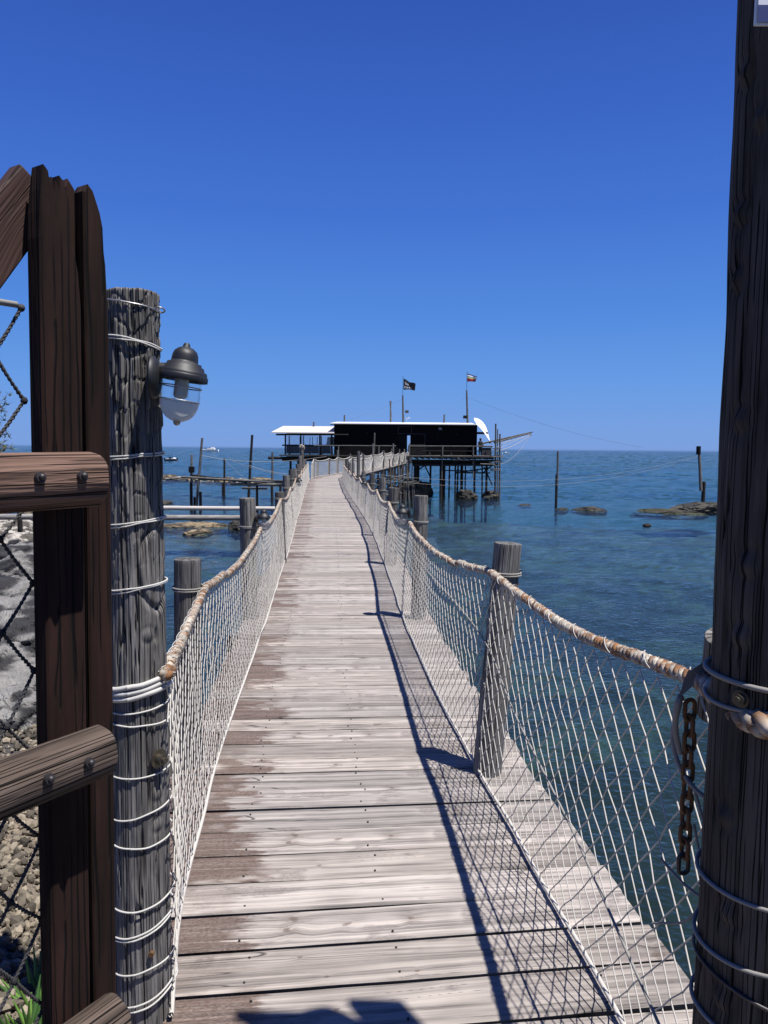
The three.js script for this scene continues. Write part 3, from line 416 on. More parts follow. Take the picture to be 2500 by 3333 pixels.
// ------------------------------------------------------------------ bulkhead lanterns
function lantern(label, pos, turn, tilt, s = 1) {
  const o = thing('wall_lantern', label, 'lantern', pos, 'dark nautical lanterns on the posts'); o.rotation.set(0, turn, 0);
  const g = new THREE.Group(); 
  const P = (name, geo, mat, parent = o) => part(name, geo.scale(s, s, s), mat, parent);
  const tl = q => q.rotateZ(tilt);
  P('cap', tl(lathe([[0.001, 0.108], [0.006, 0.107], [0.009, 0.101], [0.009, 0.097], [0.018, 0.094], [0.027, 0.086], [0.031, 0.076], [0.0325, 0.062], [0.0325, 0.057], [0.041, 0.055], [0.0425, 0.049], [0.048, 0.046], [0.051, 0.037], [0.057, 0.034], [0.0585, 0.027], [0.0585, 0.024], [0.0615, 0.022], [0.0615, 0.008], [0.058, 0.008], [0.056, 0.020], [0.046, 0.026], [0.001, 0.03]], 8).scale(0.95, 0.88, 0.95)), M.lampBody);
  const globe = P('globe', tl(lathe([[0.0445, 0.026], [0.0455, 0.0], [0.0455, -0.018], [0.0455, -0.04]], 24)), M.glass);
  P('diffuser', tl(lathe([[0.0455, -0.04], [0.0435, -0.055], [0.038, -0.069], [0.028, -0.081], [0.014, -0.088], [0.001, -0.0895]], 24)), M.frost);
  for (const [r, t, y] of [[0.0465, 0.0016, -0.008], [0.0462, 0.0012, -0.04]]) P('guard_ring', tl(new THREE.TorusGeometry(r, t, 6, 28).rotateX(Math.PI / 2).translate(0, y, 0)), M.lampMetal, globe);
  for (let k = 0; k < 8; k++) { const a = k / 8 * Math.PI * 2 + 0.3; P('glass_rib', tl(new THREE.CylinderGeometry(0.0009, 0.0009, 0.066, 5).translate(Math.cos(a) * 0.0458, -0.007, Math.sin(a) * 0.0458)), M.glass, globe); }
  P('bulb', tl(lathe([[0.016, 0.026], [0.0165, 0.0], [0.0165, -0.028], [0.013, -0.034], [0.001, -0.036]], 14)), std([0.45, 0.44, 0.40], 0.35));
  P('finial', tl(lathe([[0.001, -0.099], [0.006, -0.097], [0.0085, -0.092], [0.009, -0.087], [0.005, -0.084]], 12)), M.lampMetal);
  P('back_plate', lathe([[0.001, 0], [0.05, 0], [0.05, 0.004], [0.047, 0.012], [0.036, 0.020], [0.02, 0.024], [0.001, 0.025]], 24).rotateZ(-Math.PI / 2).translate(-0.070, 0.012, 0), M.lampBody);
  P('arm', new THREE.CylinderGeometry(0.011, 0.014, 0.05, 10).rotateZ(Math.PI / 2).translate(-0.045, 0.035, 0), M.lampBody);
  return o;
}
lantern('dark lantern with clear globe on the tall cord-wrapped left post', [-0.476, 1.600, -1.75], 0.15, -0.14);
lantern('small lantern on the second post of the left net railing', [-1.012, 0.858, -6.2], 0.05, 0, 0.95);
lantern('tiny lantern on the fifth post of the left net railing', [-1.79, 0.76, -15.55], 0, 0, 1.1);
lantern('lantern on the second post of the right net railing', [0.158, 0.90, -6.28], Math.PI - 0.1, 0, 0.98);
lantern('tiny lantern on the fifth post of the right net railing', [-0.41, 0.72, -15.45], Math.PI, 0, 1.15);

// ------------------------------------------------------------------ tall cord-wrapped post on the left
{
  const o = thing('gate_side_post', 'tall cracked grey timber post wrapped with thin white cord, beside the gate', 'post', [-0.612, 0, -1.8]);
  const relief = (th, l, t) => {
    const cx = Math.cos(th), cy = Math.sin(th), up = smooth(0.9, 1.7, l);
    let s = 0.004 * (fbm(cx * 3 + 7, cy * 3, l * 4, 4) - 0.5);
    const g = Math.abs(noise(cx * 7 + 3 + 0.8 * noise(l * 4, 8), cy * 7, l * 1.6) - 0.5); s -= 0.010 * Math.exp(-g * g * 2600);                        // drying cracks
    const bx = th * 6 + 0.8 * noise(l * 6, 2), by = l * 17 + 1.2 * noise(th * 3, l * 4, 5), c = hash(Math.floor(bx), Math.floor(by), 7), ex = Math.min(bx - Math.floor(bx), 1 - bx + Math.floor(bx)), ey = Math.min(by - Math.floor(by), 1 - by + Math.floor(by));
    s += up * (0.009 * (c - 0.5) - 0.005 * (1 - smooth(0.0, 0.16, Math.min(ex, ey * 1.6))) * (c > 0.35 ? 1 : 0.2));                                 // flaked blocks near the top
    const q = Math.hypot((th - 1.2) * 0.075, (l - 1.16) * 0.62); s += -0.009 * Math.exp(-((q - 0.062) ** 2) * 30000) * (0.4 + noise(th * 5, l * 20));   // sawn branch
    for (const [kt, kl] of [[0.95, 0.60], [0.95, 0.52], [1.5, 0.3], [0.7, 1.0]]) { const w = Math.hypot((th - kt) * 0.075, l - kl) / 0.014; s += 0.0035 * Math.exp(-w * w) - 0.0015 * Math.exp(-((w - 1.4) ** 2) * 5); }
    s += 0.003 * (noise(cx * 12, cy * 12, l * 10) - 0.5) * (1 + up);
    return s;
  };
  // frame() of a vertical log: e1 = z axis, so angle 0 faces the viewer and grows towards -x or +x
  part('shaft', log(V(0, -0.3, 0), V(0.006, 1.815, 0), 0.077, 0.061, { ns: 200, nl: 560, amp: 0.022, seed: 3, relief: (th, l, t) => relief(th > Math.PI ? th - 2 * Math.PI : th, l - 0.3, t), bend: 0.004, end: 0.12 }), M.oldPost, o);
  const rad = y => lerp(0.077, 0.061, (y + 0.3) / 2.1) + 0.0042;
  const ring = (y, tilt, r, mat, name, sag = 0) => { const pts = [], n = 44, R = rng(Math.round(y * 1000)); const ph = R() * 9; for (let k = 0; k < n; k++) { const th = k / n * Math.PI * 2, q = rad(y) + r * 0.4 + 0.002 * noise(k * 0.4, ph); pts.push(V(Math.sin(th) * q + 0.004, y + tilt * 0.5 * Math.sin(th) - sag * Math.max(0, Math.cos(th)) + 0.004 * (noise(Math.cos(th) * 2 + ph, Math.sin(th) * 2) - 0.5), Math.cos(th) * q)); } return part(name, tube(pts, r, 6, null, true), mat, o); };
  const band = ring(1.785, -0.018, 0.0022, M.wire, 'wire_band', 0.0); part('wire_loop', new THREE.TorusGeometry(0.012, 0.002, 5, 16).rotateX(1.2).translate(0.075, 1.776, 0.01), M.wire, band);
  for (const [y, t, s, r] of [[1.699, -0.021, -0.006, 0.003], [1.694, -0.022, -0.006, 0.0026], [1.433, 0.011, 0.003, 0.003], [1.428, 0.010, 0.003, 0.0026], [1.273, 0.019, 0.002, 0.003], [1.268, 0.019, 0.002, 0.0026], [1.114, 0.021, 0, 0.003], [1.109, 0.021, 0, 0.0026], [0.818, 0.013, 0.006, 0.0028], [0.782, -0.010, 0, 0.0028], [0.655, 0.006, 0.004, 0.0026], [0.557, 0.026, 0.008, 0.0028], [0.486, -0.002, 0.012, 0.0028], [0.331, 0.012, 0.018, 0.003], [0.263, 0.045, 0.014, 0.003], [0.256, 0.046, 0.016, 0.003], [0.153, 0.031, 0, 0.0028], [0.081, 0.045, 0.012, 0.003], [0.069, 0.043, 0.014, 0.003]]) ring(y, t, r * 0.8, M.wrap, 'cord_wrap', s);
  for (const [y, t] of [[0.880, 0.030], [0.867, 0.028], [0.854, 0.026]]) ring(y, t, 0.0066, M.wrap, 'rope_wrap', 0.004);
  const b = part('bolt', merge([new THREE.CylinderGeometry(0.0235, 0.0235, 0.004, 24), new THREE.CylinderGeometry(0.014, 0.014, 0.016, 6).translate(0, 0.010, 0), new THREE.CylinderGeometry(0.0075, 0.0075, 0.012, 12).translate(0, 0.02, 0)]).rotateX(Math.PI / 2).rotateY(1.0), M.steel, o); b.position.set(0.064, 0.69, 0.044);
  const nail = part('rusty_nail', new THREE.CylinderGeometry(0.007, 0.007, 0.01, 8).rotateX(Math.PI / 2), M.rust, o); nail.position.set(0.045, 0.20, 0.068);
}

// ------------------------------------------------------------------ gate, swung open towards the viewer
{
  const o = thing('wooden_gate', 'dark brown wooden gate with log rails and rope netting, swung open at left', 'gate', [-0.5, 0, -1.3]); o.rotation.y = 1.0;
  const board = (pts, t, seed) => {                    // outline in (x, y) metres, thickness t
    const sh = new THREE.Shape(pts.map(p => new THREE.Vector2(p[0], p[1]))), g = new THREE.ExtrudeGeometry(sh, { depth: t, bevelEnabled: true, bevelSize: 0.003, bevelThickness: 0.003, bevelSegments: 1, steps: 1 });
    const u = g.attributes.uv, p = g.attributes.position; for (let i = 0; i < u.count; i++) u.setXY(i, p.getX(i) * 1 + p.getZ(i) + seed, p.getY(i) + seed); return g;
  };
  const lean = g => g.rotateZ(-0.014).translate(-0.0155, 0, 0);
  const ragged = (x0, x1, tops, seed) => [[x0, 0], [x1, 0], ...tops.map(([f, y]) => [lerp(x1, x0, f), y + 0.006 * (hash(Math.round(f * 100), seed, 2) - 0.5)])];
  part('stile', lean(board(ragged(-0.128, -0.062, [[0, 1.30], [0.0, 1.66], [0.06, 1.71], [0.15, 1.742], [0.22, 1.755], [0.25, 1.81], [0.31, 1.84], [0.36, 1.826], [0.41, 1.848], [0.47, 1.855], [0.52, 1.833], [0.58, 1.846], [0.64, 1.828], [0.70, 1.85], [0.76, 1.838], [0.82, 1.858], [0.88, 1.862], [0.93, 1.83], [0.97, 1.79], [1, 1.755]], 3), 0.03, 0.1)), M.gateWood, o, [0, 0.02, 0.0]);
  part('stile', lean(board(ragged(-0.064, -0.036, [[0, 1.84], [0.2, 1.862], [0.5, 1.87], [0.7, 1.858], [0.82, 1.84], [0.86, 1.79], [0.93, 1.80], [1, 1.78]], 5), 0.03, 0.63)), M.gateWood, o, [0, 0.02, -0.042]);
  part('stile', lean(board(ragged(-0.038, 0.004, [[0, 1.3], [0.01, 1.62], [0.06, 1.68], [0.13, 1.74], [0.2, 1.765], [0.24, 1.80], [0.36, 1.825], [0.5, 1.842], [0.66, 1.855], [0.82, 1.862], [1, 1.852]], 7), 0.028, 0.2)), M.gateWood, o, [0, 0.02, -0.014]);
  part('stile', board([[-0.95, 0.0], [-0.87, 0.0], [-0.87, 1.5], [-0.95, 1.5]], 0.03, 0.3), M.gateWood, o, [0, 0.02, 0]);
  const splinter = (th, l) => 0.004 * (noise(th * 6, l * 2, 4) - 0.5) - 0.004 * Math.exp(-(((noise(th * 2.2, l * 0.8, 9) - 0.5) * 30) ** 2));
  [[1.397, 0.046, 4, -0.066], [0.94, 0.045, 5, -0.060], [0.447, 0.046, 6, -0.045]].forEach(([y, r, s, over]) => {
    const rail = part('rail', log(V(-1.0, y - 0.004, 0.068), V(over, y, 0.068), r, r * 0.97, { ns: 48, nl: 80, amp: 0.03, seed: s, relief: splinter, end: 0.16, bend: 0.004 }), y > 1.2 ? M.gateRailTop : M.gateRail, o);
    for (const x of [-0.115, -0.185]) part('bolt', merge([new THREE.CylinderGeometry(0.008, 0.009, 0.006, 8), new THREE.SphereGeometry(0.0055, 8, 6).translate(0, 0.004, 0)]).rotateX(Math.PI / 2 - 0.25), M.darkIron, rail, [x, y + 0.008, 0.068 + r + 0.001]);
  });
  const br = part('brace', rbox(1.15, 0.085, 0.03, 0.004, -0.575, 0, 0), M.brace, o, [-0.083, 1.873, -0.034]); br.rotation.z = 0.96; { const u = br.geometry.attributes.uv, p = br.geometry.attributes.position; for (let i = 0; i < u.count; i++) u.setXY(i, p.getY(i) + p.getZ(i), p.getX(i)); }
  // rope netting of the gate: twisted cord, square-ish diamonds, overhead shade put into its dark colour
  const cords = [], X0 = -0.865, X1 = -0.126, cw = 0.145, ch = 0.147, y0 = 0.05, nxx = 7, nyy = 11;
  const K = (i, j) => V(lerp(X1, X0, i / (nxx * 2)) + 0.006 * (hash(i, j, 3) - 0.5), y0 + j * ch / 2 + 0.02 * (hash(i, j, 8) - 0.5), -0.012);
  for (let i = 0; i < nxx * 2; i++) for (let j = 0; j <= nyy * 2; j++) { if ((i + j) % 2) continue; for (const dj of [1, -1]) { if (j + dj < 0 || j + dj > nyy * 2) continue; const a = K(i, j), b = K(i + 1, j + dj); cords.push(rope([a, a.clone().lerp(b, 0.5).add(V(0, -0.002, 0)), b], 0.0036, { pitch: 0.016, step: 0.004, rust: 0, seed: i + j, ns: 4, strands: 2 }).deleteAttribute('color')); cords.push(new THREE.SphereGeometry(0.0066, 6, 4).translate(a.x, a.y, a.z)); } }
  part('rope_netting', merge(cords.map(g => { g = g.index ? g.toNonIndexed() : g; g.deleteAttribute('uv'); return g; })), M.gateCordShaded, o);
  part('top_rod', tube([V(-0.87, 1.665, -0.005), V(-0.45, 1.668, -0.005), V(-0.14, 1.672, -0.005)], 0.005, 8), M.cordDull, o);
}

// ------------------------------------------------------------------ right gate post with its rope, cords, chain, notice
{
  const px = 0.655, pz = -1.2, r = 0.104;
  const o = thing('gate_post', 'thick dark timber gate post at the right edge, tied with rope', 'post', [px, 0, pz]);
  const rel = (th, l) => { let s = 0.006 * (fbm(th * 3, l * 3, 3, 3) - 0.5); const g = Math.abs(noise(th * 7 + 0.5 * noise(l * 3, 4), l * 1.1, 14) - 0.5); s -= 0.009 * Math.exp(-g * g * 2200); for (const [kt, kl] of [[-1.05, 1.16], [-1.0, 1.275], [-1.2, 0.86], [-1.05, 0.70], [-1.5, 2.03], [-1.5, 1.82], [-1.5, 1.72], [-1.25, 1.5], [-1.1, 0.55], [-1.15, 1.95]]) { const w = Math.hypot((th - kt) * r, l - kl) / 0.016; s += 0.008 * Math.exp(-w * w * 2) - 0.004 * Math.exp(-((w - 1.4) ** 2) * 6); } return s; };
  part('shaft', log(V(0, -0.5, 0), V(-0.004, 2.58, 0), r * 1.04, r * 0.98, { ns: 140, nl: 300, amp: 0.025, seed: 14, relief: (th, l) => rel(th > Math.PI ? th - 2 * Math.PI : th, l - 0.5), bend: 0.003, end: 0.05 }), M.gatePost, o);
  const wrap = (y, tilt, rr, mat, name, a0, a1, f = 1.01) => { const pts = []; for (let k = 0; k <= 40; k++) { const th = lerp(a0, a1, k / 40); pts.push(V(Math.sin(th) * (r * f + rr + 0.0005), y + tilt * Math.sin(th), Math.cos(th) * (r * f + rr + 0.0005))); } part(name, tube(pts, rr, 7), mat, o); };
  wrap(1.083, -0.004, 0.0045, M.cordDull, 'cord_wrap', -2.6, 3.1); wrap(1.06, 0.02, 0.0035, M.cordDull, 'cord_wrap', -2.6, 3.1);
  wrap(0.735, 0.0, 0.0037, M.cordDull, 'cord_wrap', -2.8, 3.1); wrap(0.632, 0.012, 0.0037, M.cordDull, 'cord_wrap', -2.8, 3.1); wrap(0.49, -0.012, 0.0037, M.cordDull, 'cord_wrap', -2.8, 3.1); wrap(0.56, -0.03, 0.0035, M.darkIron, 'wire_band', -2.4, 2.4);
  for (const [y, th, s] of [[1.062, -0.97, 0.85], [0.475, -1.12, 0.85]]) { const b = part('bolt', merge([new THREE.CylinderGeometry(0.0165, 0.0165, 0.003, 20), new THREE.CylinderGeometry(0.0125, 0.0125, 0.010, 6).translate(0, 0.006, 0), new THREE.CylinderGeometry(0.007, 0.007, 0.008, 12).translate(0, 0.012, 0)]).scale(s, s, s).rotateX(Math.PI / 2).rotateY(th), y > 1 ? M.steel : M.rust, o); b.position.set(Math.sin(th) * (r + 0.004), y, Math.cos(th) * (r + 0.004)); }
  part('tilted_shadow_board', rbox(0.14, 0.9, 0.03, 0.004, 0.0, 0, 0).rotateZ(-0.18), M.gatePost, o, [0.19, 2.58, -0.03]); part('flat_shadow_board', rbox(0.25, 0.5, 0.03, 0.004, 0, 0, 0), M.gatePost, o, [0.01, 2.70, 0.0]);  // unseen boards above the view, added and shaped to cast the shadow on the deck
  // thick rope round the post
  const pts = [topPR(1.42), V(0.585, 1.035, -1.30), V(0.575, 1.03, -1.16), V(0.60, 1.032, -1.095), V(0.66, 1.036, -1.065), V(0.73, 1.034, -1.09), V(0.79, 1.03, -1.17), V(0.78, 1.03, -1.27)];
  single('post_rope', rope(pts, 0.021, { rust: 0.62, seed: 6, step: 0.007, fray: 1500 }), M.rope, 'thick frayed rope end looped round the right gate post', 'rope');
  // chain
  const c = thing('hanging_chain', 'rusty steel chain hanging beside the right gate post', 'chain', [0.575, 0.985, -1.345]);
  const stad = (w, h, t) => { const p = []; for (let k = 0; k < 28; k++) { const a = k / 28 * Math.PI * 2; p.push(V(Math.cos(a) * w, Math.sin(a) * w + Math.sign(Math.sin(a)) * (h - w), 0)); } return tube(p, t, 8, null, true); };
  const lk = stad(0.0098, 0.0195, 0.0043);
  for (let k = 0; k < 11; k++) { const m = part('link', lk, k === 10 ? M.darkIron : M.rust, c); m.position.set(0.003 * (hash(k, 1, 1) - 0.5), -0.015 - k * 0.0300, 0); m.rotation.y = k % 2 ? Math.PI / 2 + 0.2 : 0.15; }
  // dull strap that carries the chain
  const strap = []; for (let k = 0; k <= 12; k++) { const t = k / 12; strap.push(V(lerp(0.545, 0.66, t), 1.02 + 0.075 * Math.sin(t * 1.5), lerp(-1.335, -1.315, t))); }
  single('canvas_strap', grid(12, 3, (i, j) => ({ p: strap[i].clone().add(V(0.006 * j, (j / 3 - 0.5) * 0.05 * (1 - 0.3 * i / 12), 0.004 * Math.sin(j * 2 + i))), uv: [i / 12, j / 3] })), std([0.13, 0.13, 0.125], 0.9, { side: THREE.DoubleSide }), 'grey canvas strap between rope and right gate post, above the chain', 'strap');
  single('log_stub', log(V(0.70, 0.90, -1.52), V(0.668, 1.085, -1.43), 0.034, 0.032, { ns: 24, nl: 12, seed: 8, end: 0.2 }), M.greyLog, 'short sawn log end sticking up behind the right gate post', 'log');
  // loose knotted cords between net and post
  single('loose_cords', merge([tube(resample([V(0.562, 0.98, -1.36), V(0.555, 0.9, -1.37), V(0.57, 0.84, -1.34), V(0.62, 0.8, -1.28)], 0.02), 0.0045, 6), tube(resample([V(0.56, 0.99, -1.35), V(0.548, 1.0, -1.33), V(0.55, 0.94, -1.35), V(0.565, 0.88, -1.36)], 0.02), 0.006, 6), tube(resample([V(0.585, 0.83, -1.34), V(0.60, 0.76, -1.31), V(0.63, 0.72, -1.27)], 0.03), 0.003, 5), tube(resample([V(0.545, 0.66, -1.38), V(0.58, 0.63, -1.33), V(0.63, 0.62, -1.27)], 0.03), 0.003, 5), tube(resample([V(0.55, 0.5, -1.42), V(0.585, 0.56, -1.34), V(0.60, 0.64, -1.31), V(0.59, 0.75, -1.34)], 0.03), 0.0026, 5)]), M.cordDull, 'loose grey cord tails tying the net to the right gate post', 'cord');
  // notice
  const n = thing('notice_board', 'white notice with blue lower band on the right gate post', 'sign', [0.64, 2.2, -1.088]);
  const cv = document.createElement('canvas'); cv.width = 512; cv.height = 640; const g = cv.getContext('2d'); g.fillStyle = '#e8e8ea'; g.fillRect(0, 0, 512, 640); g.fillStyle = '#12306e'; g.fillRect(0, 592, 512, 48);
  g.fillStyle = '#b6bac2'; g.fillRect(48, 576, 54, 52);
  const R = rng(4); for (let y = 60; y < 560; y += 13) { let x = 44; const head = y < 90 || (y > 480 && y < 497); g.fillStyle = head ? '#33363f' : '#7d8088'; while (x < 440) { const w = 14 + R() * 40; g.fillRect(x, y, w, head ? 7 : 4); x += w + 8; } }
  const t = new THREE.CanvasTexture(cv); t.colorSpace = THREE.SRGBColorSpace;
  part('panel', box(0.256, 0.31, 0.003), M.white, n); part('print', new THREE.PlaneGeometry(0.25, 0.304), new THREE.MeshStandardMaterial({ map: t, roughness: 0.5 }), n, [0, 0, 0.0035]);
}

// ------------------------------------------------------------------ ramp that bends right to the stilt house
const rampC = curve([[35.6, -2.82], [38.5, -2.72], [41.5, -2.25], [46, -1.65], [54, -0.42], [62, 0.85], [66, 1.5]]), rampY = curve([[35.6, -0.004], [39, 0.0], [44, 0.03], [54, 0.16], [62, 0.29], [66, 0.36]]);
const rampN = d => { const s = (rampC(d + 0.2) - rampC(d - 0.2)) / 0.4; return V(1, 0, s).normalize(); };
const rampE = (d, off, y = 0) => { const n = rampN(d), w = lerp(0.78, 0.66, smooth(36, 46, d)); return V(rampC(d) + n.x * (w * Math.sign(off) + (Math.abs(off) - 1) * Math.sign(off)), rampY(d) + y, -d + n.z * (w * Math.sign(off))); };
{
  const o = new THREE.Group(); o.name = 'ramp'; o.userData.kind = 'structure'; scene.add(o);
  const pl = [], R = rng(3); for (let d = 36.25; d < 65.6; d += 0.168) { const n = rampN(d), g = plankGeos[Math.floor(R() * 16)].clone(); g.scale(1.62, 1, 1); g.rotateY(Math.atan2(-n.z, n.x)); g.translate(rampC(d), rampY(d), -d); pl.push(g); }
  const m = part('planking', pl, M.plank, o); m.userData.kind = 'stuff';
  for (const s of [-1, 1]) { const pts = []; for (let d = 36; d < 65.8; d += 2.5) pts.push(rampE(d, s, -0.14)); for (let i = 0; i + 1 < pts.length; i++) part('stringer', log(pts[i], pts[i + 1], 0.09, 0.085, { seed: i + s }), M.beam, o); }
  const R2 = rng(19);
  for (let k = 0; k < 9; k++) { const d = 38 + k * 3.3; for (const s of [-1, 1]) { const e = rampE(d, s, -0.1); part('pile', log(V(e.x + (R2() - 0.5) * 0.2, -4.4, e.z), V(e.x, e.y, e.z), 0.085, 0.075, { seed: k * 2 + s }), k % 4 === 2 ? M.pileBrown : M.greyLog2, o); } const a = rampE(d, -1), b = rampE(d, 1); if (d > 44) { part('brace', log(V(a.x, -2.2 + R2() * 0.5, a.z), V(b.x + 0.3, -0.35, b.z + 0.1), 0.05, 0.05, { seed: k }), M.beam, o); part('brace', log(V(a.x - 0.3, -0.7 - R2() * 0.5, a.z + 0.15), V(b.x + 0.5, -0.8 - R2() * 0.4, b.z + 0.15), 0.05, 0.045, { seed: k + 30 }), M.greyLog2, o); part('crosspiece', log(V(b.x - 0.3, -1.2 - R2() * 0.7, b.z + 0.2), V(b.x + 0.55, -1.3 - R2() * 0.7, b.z + 0.2), 0.045, 0.04, { seed: k + 60 }), M.greyLog, o); } }
  for (let k = 0; k < 12; k++) { const d = 52 + k * 1.15 + R2() * 0.5, e = rampE(d, 1, -0.1), dx = 0.2 + R2() * 0.7; part('prop', log(V(e.x + dx, -4, e.z + 0.3), V(e.x + dx * 0.6, 0.1 + R2() * 0.9, e.z + 0.2), 0.045, 0.035, { seed: k + 90, ns: 8 }), k % 3 ? M.greyLog2 : M.pileBrown, o); part('tie', log(V(e.x + dx - 0.5, -0.5 - R2() * 1.3, e.z + 0.4), V(e.x + dx + 0.45, -0.4 - R2() * 1.5, e.z + 0.4), 0.035, 0.03, { seed: k + 120, ns: 8 }), k % 2 ? M.pile : M.greyLog, o); }
  const RP = [[40, 1.0], [43.5, 1.15], [47.3, 1.75], [51.7, 1.25], [56.2, 1.7], [59.5, 1.25], [62.5, 1.2], [65.3, 1.5]], LP = [[37.5, 1.0], [41, 0.95], [43.2, 1.35], [47, 1.1], [51, 1.1], [55.5, 1.1], [60, 1.1], [64.8, 1.2]];
  for (const [s, list] of [[1, RP], [-1, LP]]) {
    list.forEach(([d, h], i) => { const e = rampE(d, s * 1.06); single('ramp_post', log(V(e.x, -0.5, e.z), V(e.x + 0.03, e.y + h, e.z), 0.07, 0.058, { seed: i * 5 + s, ns: 10 }), i % 2 ? M.greyLog2 : M.greyLog, ORD[i] + ' post of the bent ramp on its ' + (s > 0 ? 'near right' : 'far left') + ' side', 'post', 'posts of the ramp to the stilt house'); });
    const rl = thing('ramp_net_railing', s > 0 ? 'pale net railing with rope swags on the near side of the ramp to the house' : 'pale net railing on the far left side of the bend before the ramp', 'railing');
    const st = [36.2, ...list.map(p => p[0]), 65.5], table = st.map((d, i) => [d, i === 0 ? 0.78 : 0.92 + 0.04 * (i % 2)]);
    const T = d => rampE(d, s * 1.02, ropeY(table, d, 0.12)), B = d => rampE(d, s * 1.02, 0.02);
    for (let i = 0; i + 1 < st.length; i++) part('net_panel', netMesh(B, T, st[i], st[i + 1], 0.06, 16, 0.004, i * 2 + 31 + (s > 0 ? 1 : 0), false), M.cord, rl);
    const tp = [], bp = []; for (let d = 36.2; d < 65.5; d += 0.3) { tp.push(T(d)); bp.push(B(d)); }
    part('top_rope', tube(tp, 0.022, 6), M.cord, rl); part('foot_rope', tube(bp, 0.014, 5), M.cord, rl);
    if (s > 0) for (let i = 2; i + 1 < st.length; i++) { const a = st[i], b = st[i + 1], pts = []; for (let k = 0; k <= 14; k++) { const t = k / 14, d = lerp(a, b, t), p = T(d); p.y = lerp(T(a).y, T(b).y, t) - 0.05 - 0.78 * 4 * t * (1 - t) * 0.98; pts.push(p.add(V(0.06, 0, 0.05))); } part('rope_swag', tube(resample(pts, 0.15), 0.018, 6), M.cord, rl); }
  }
}

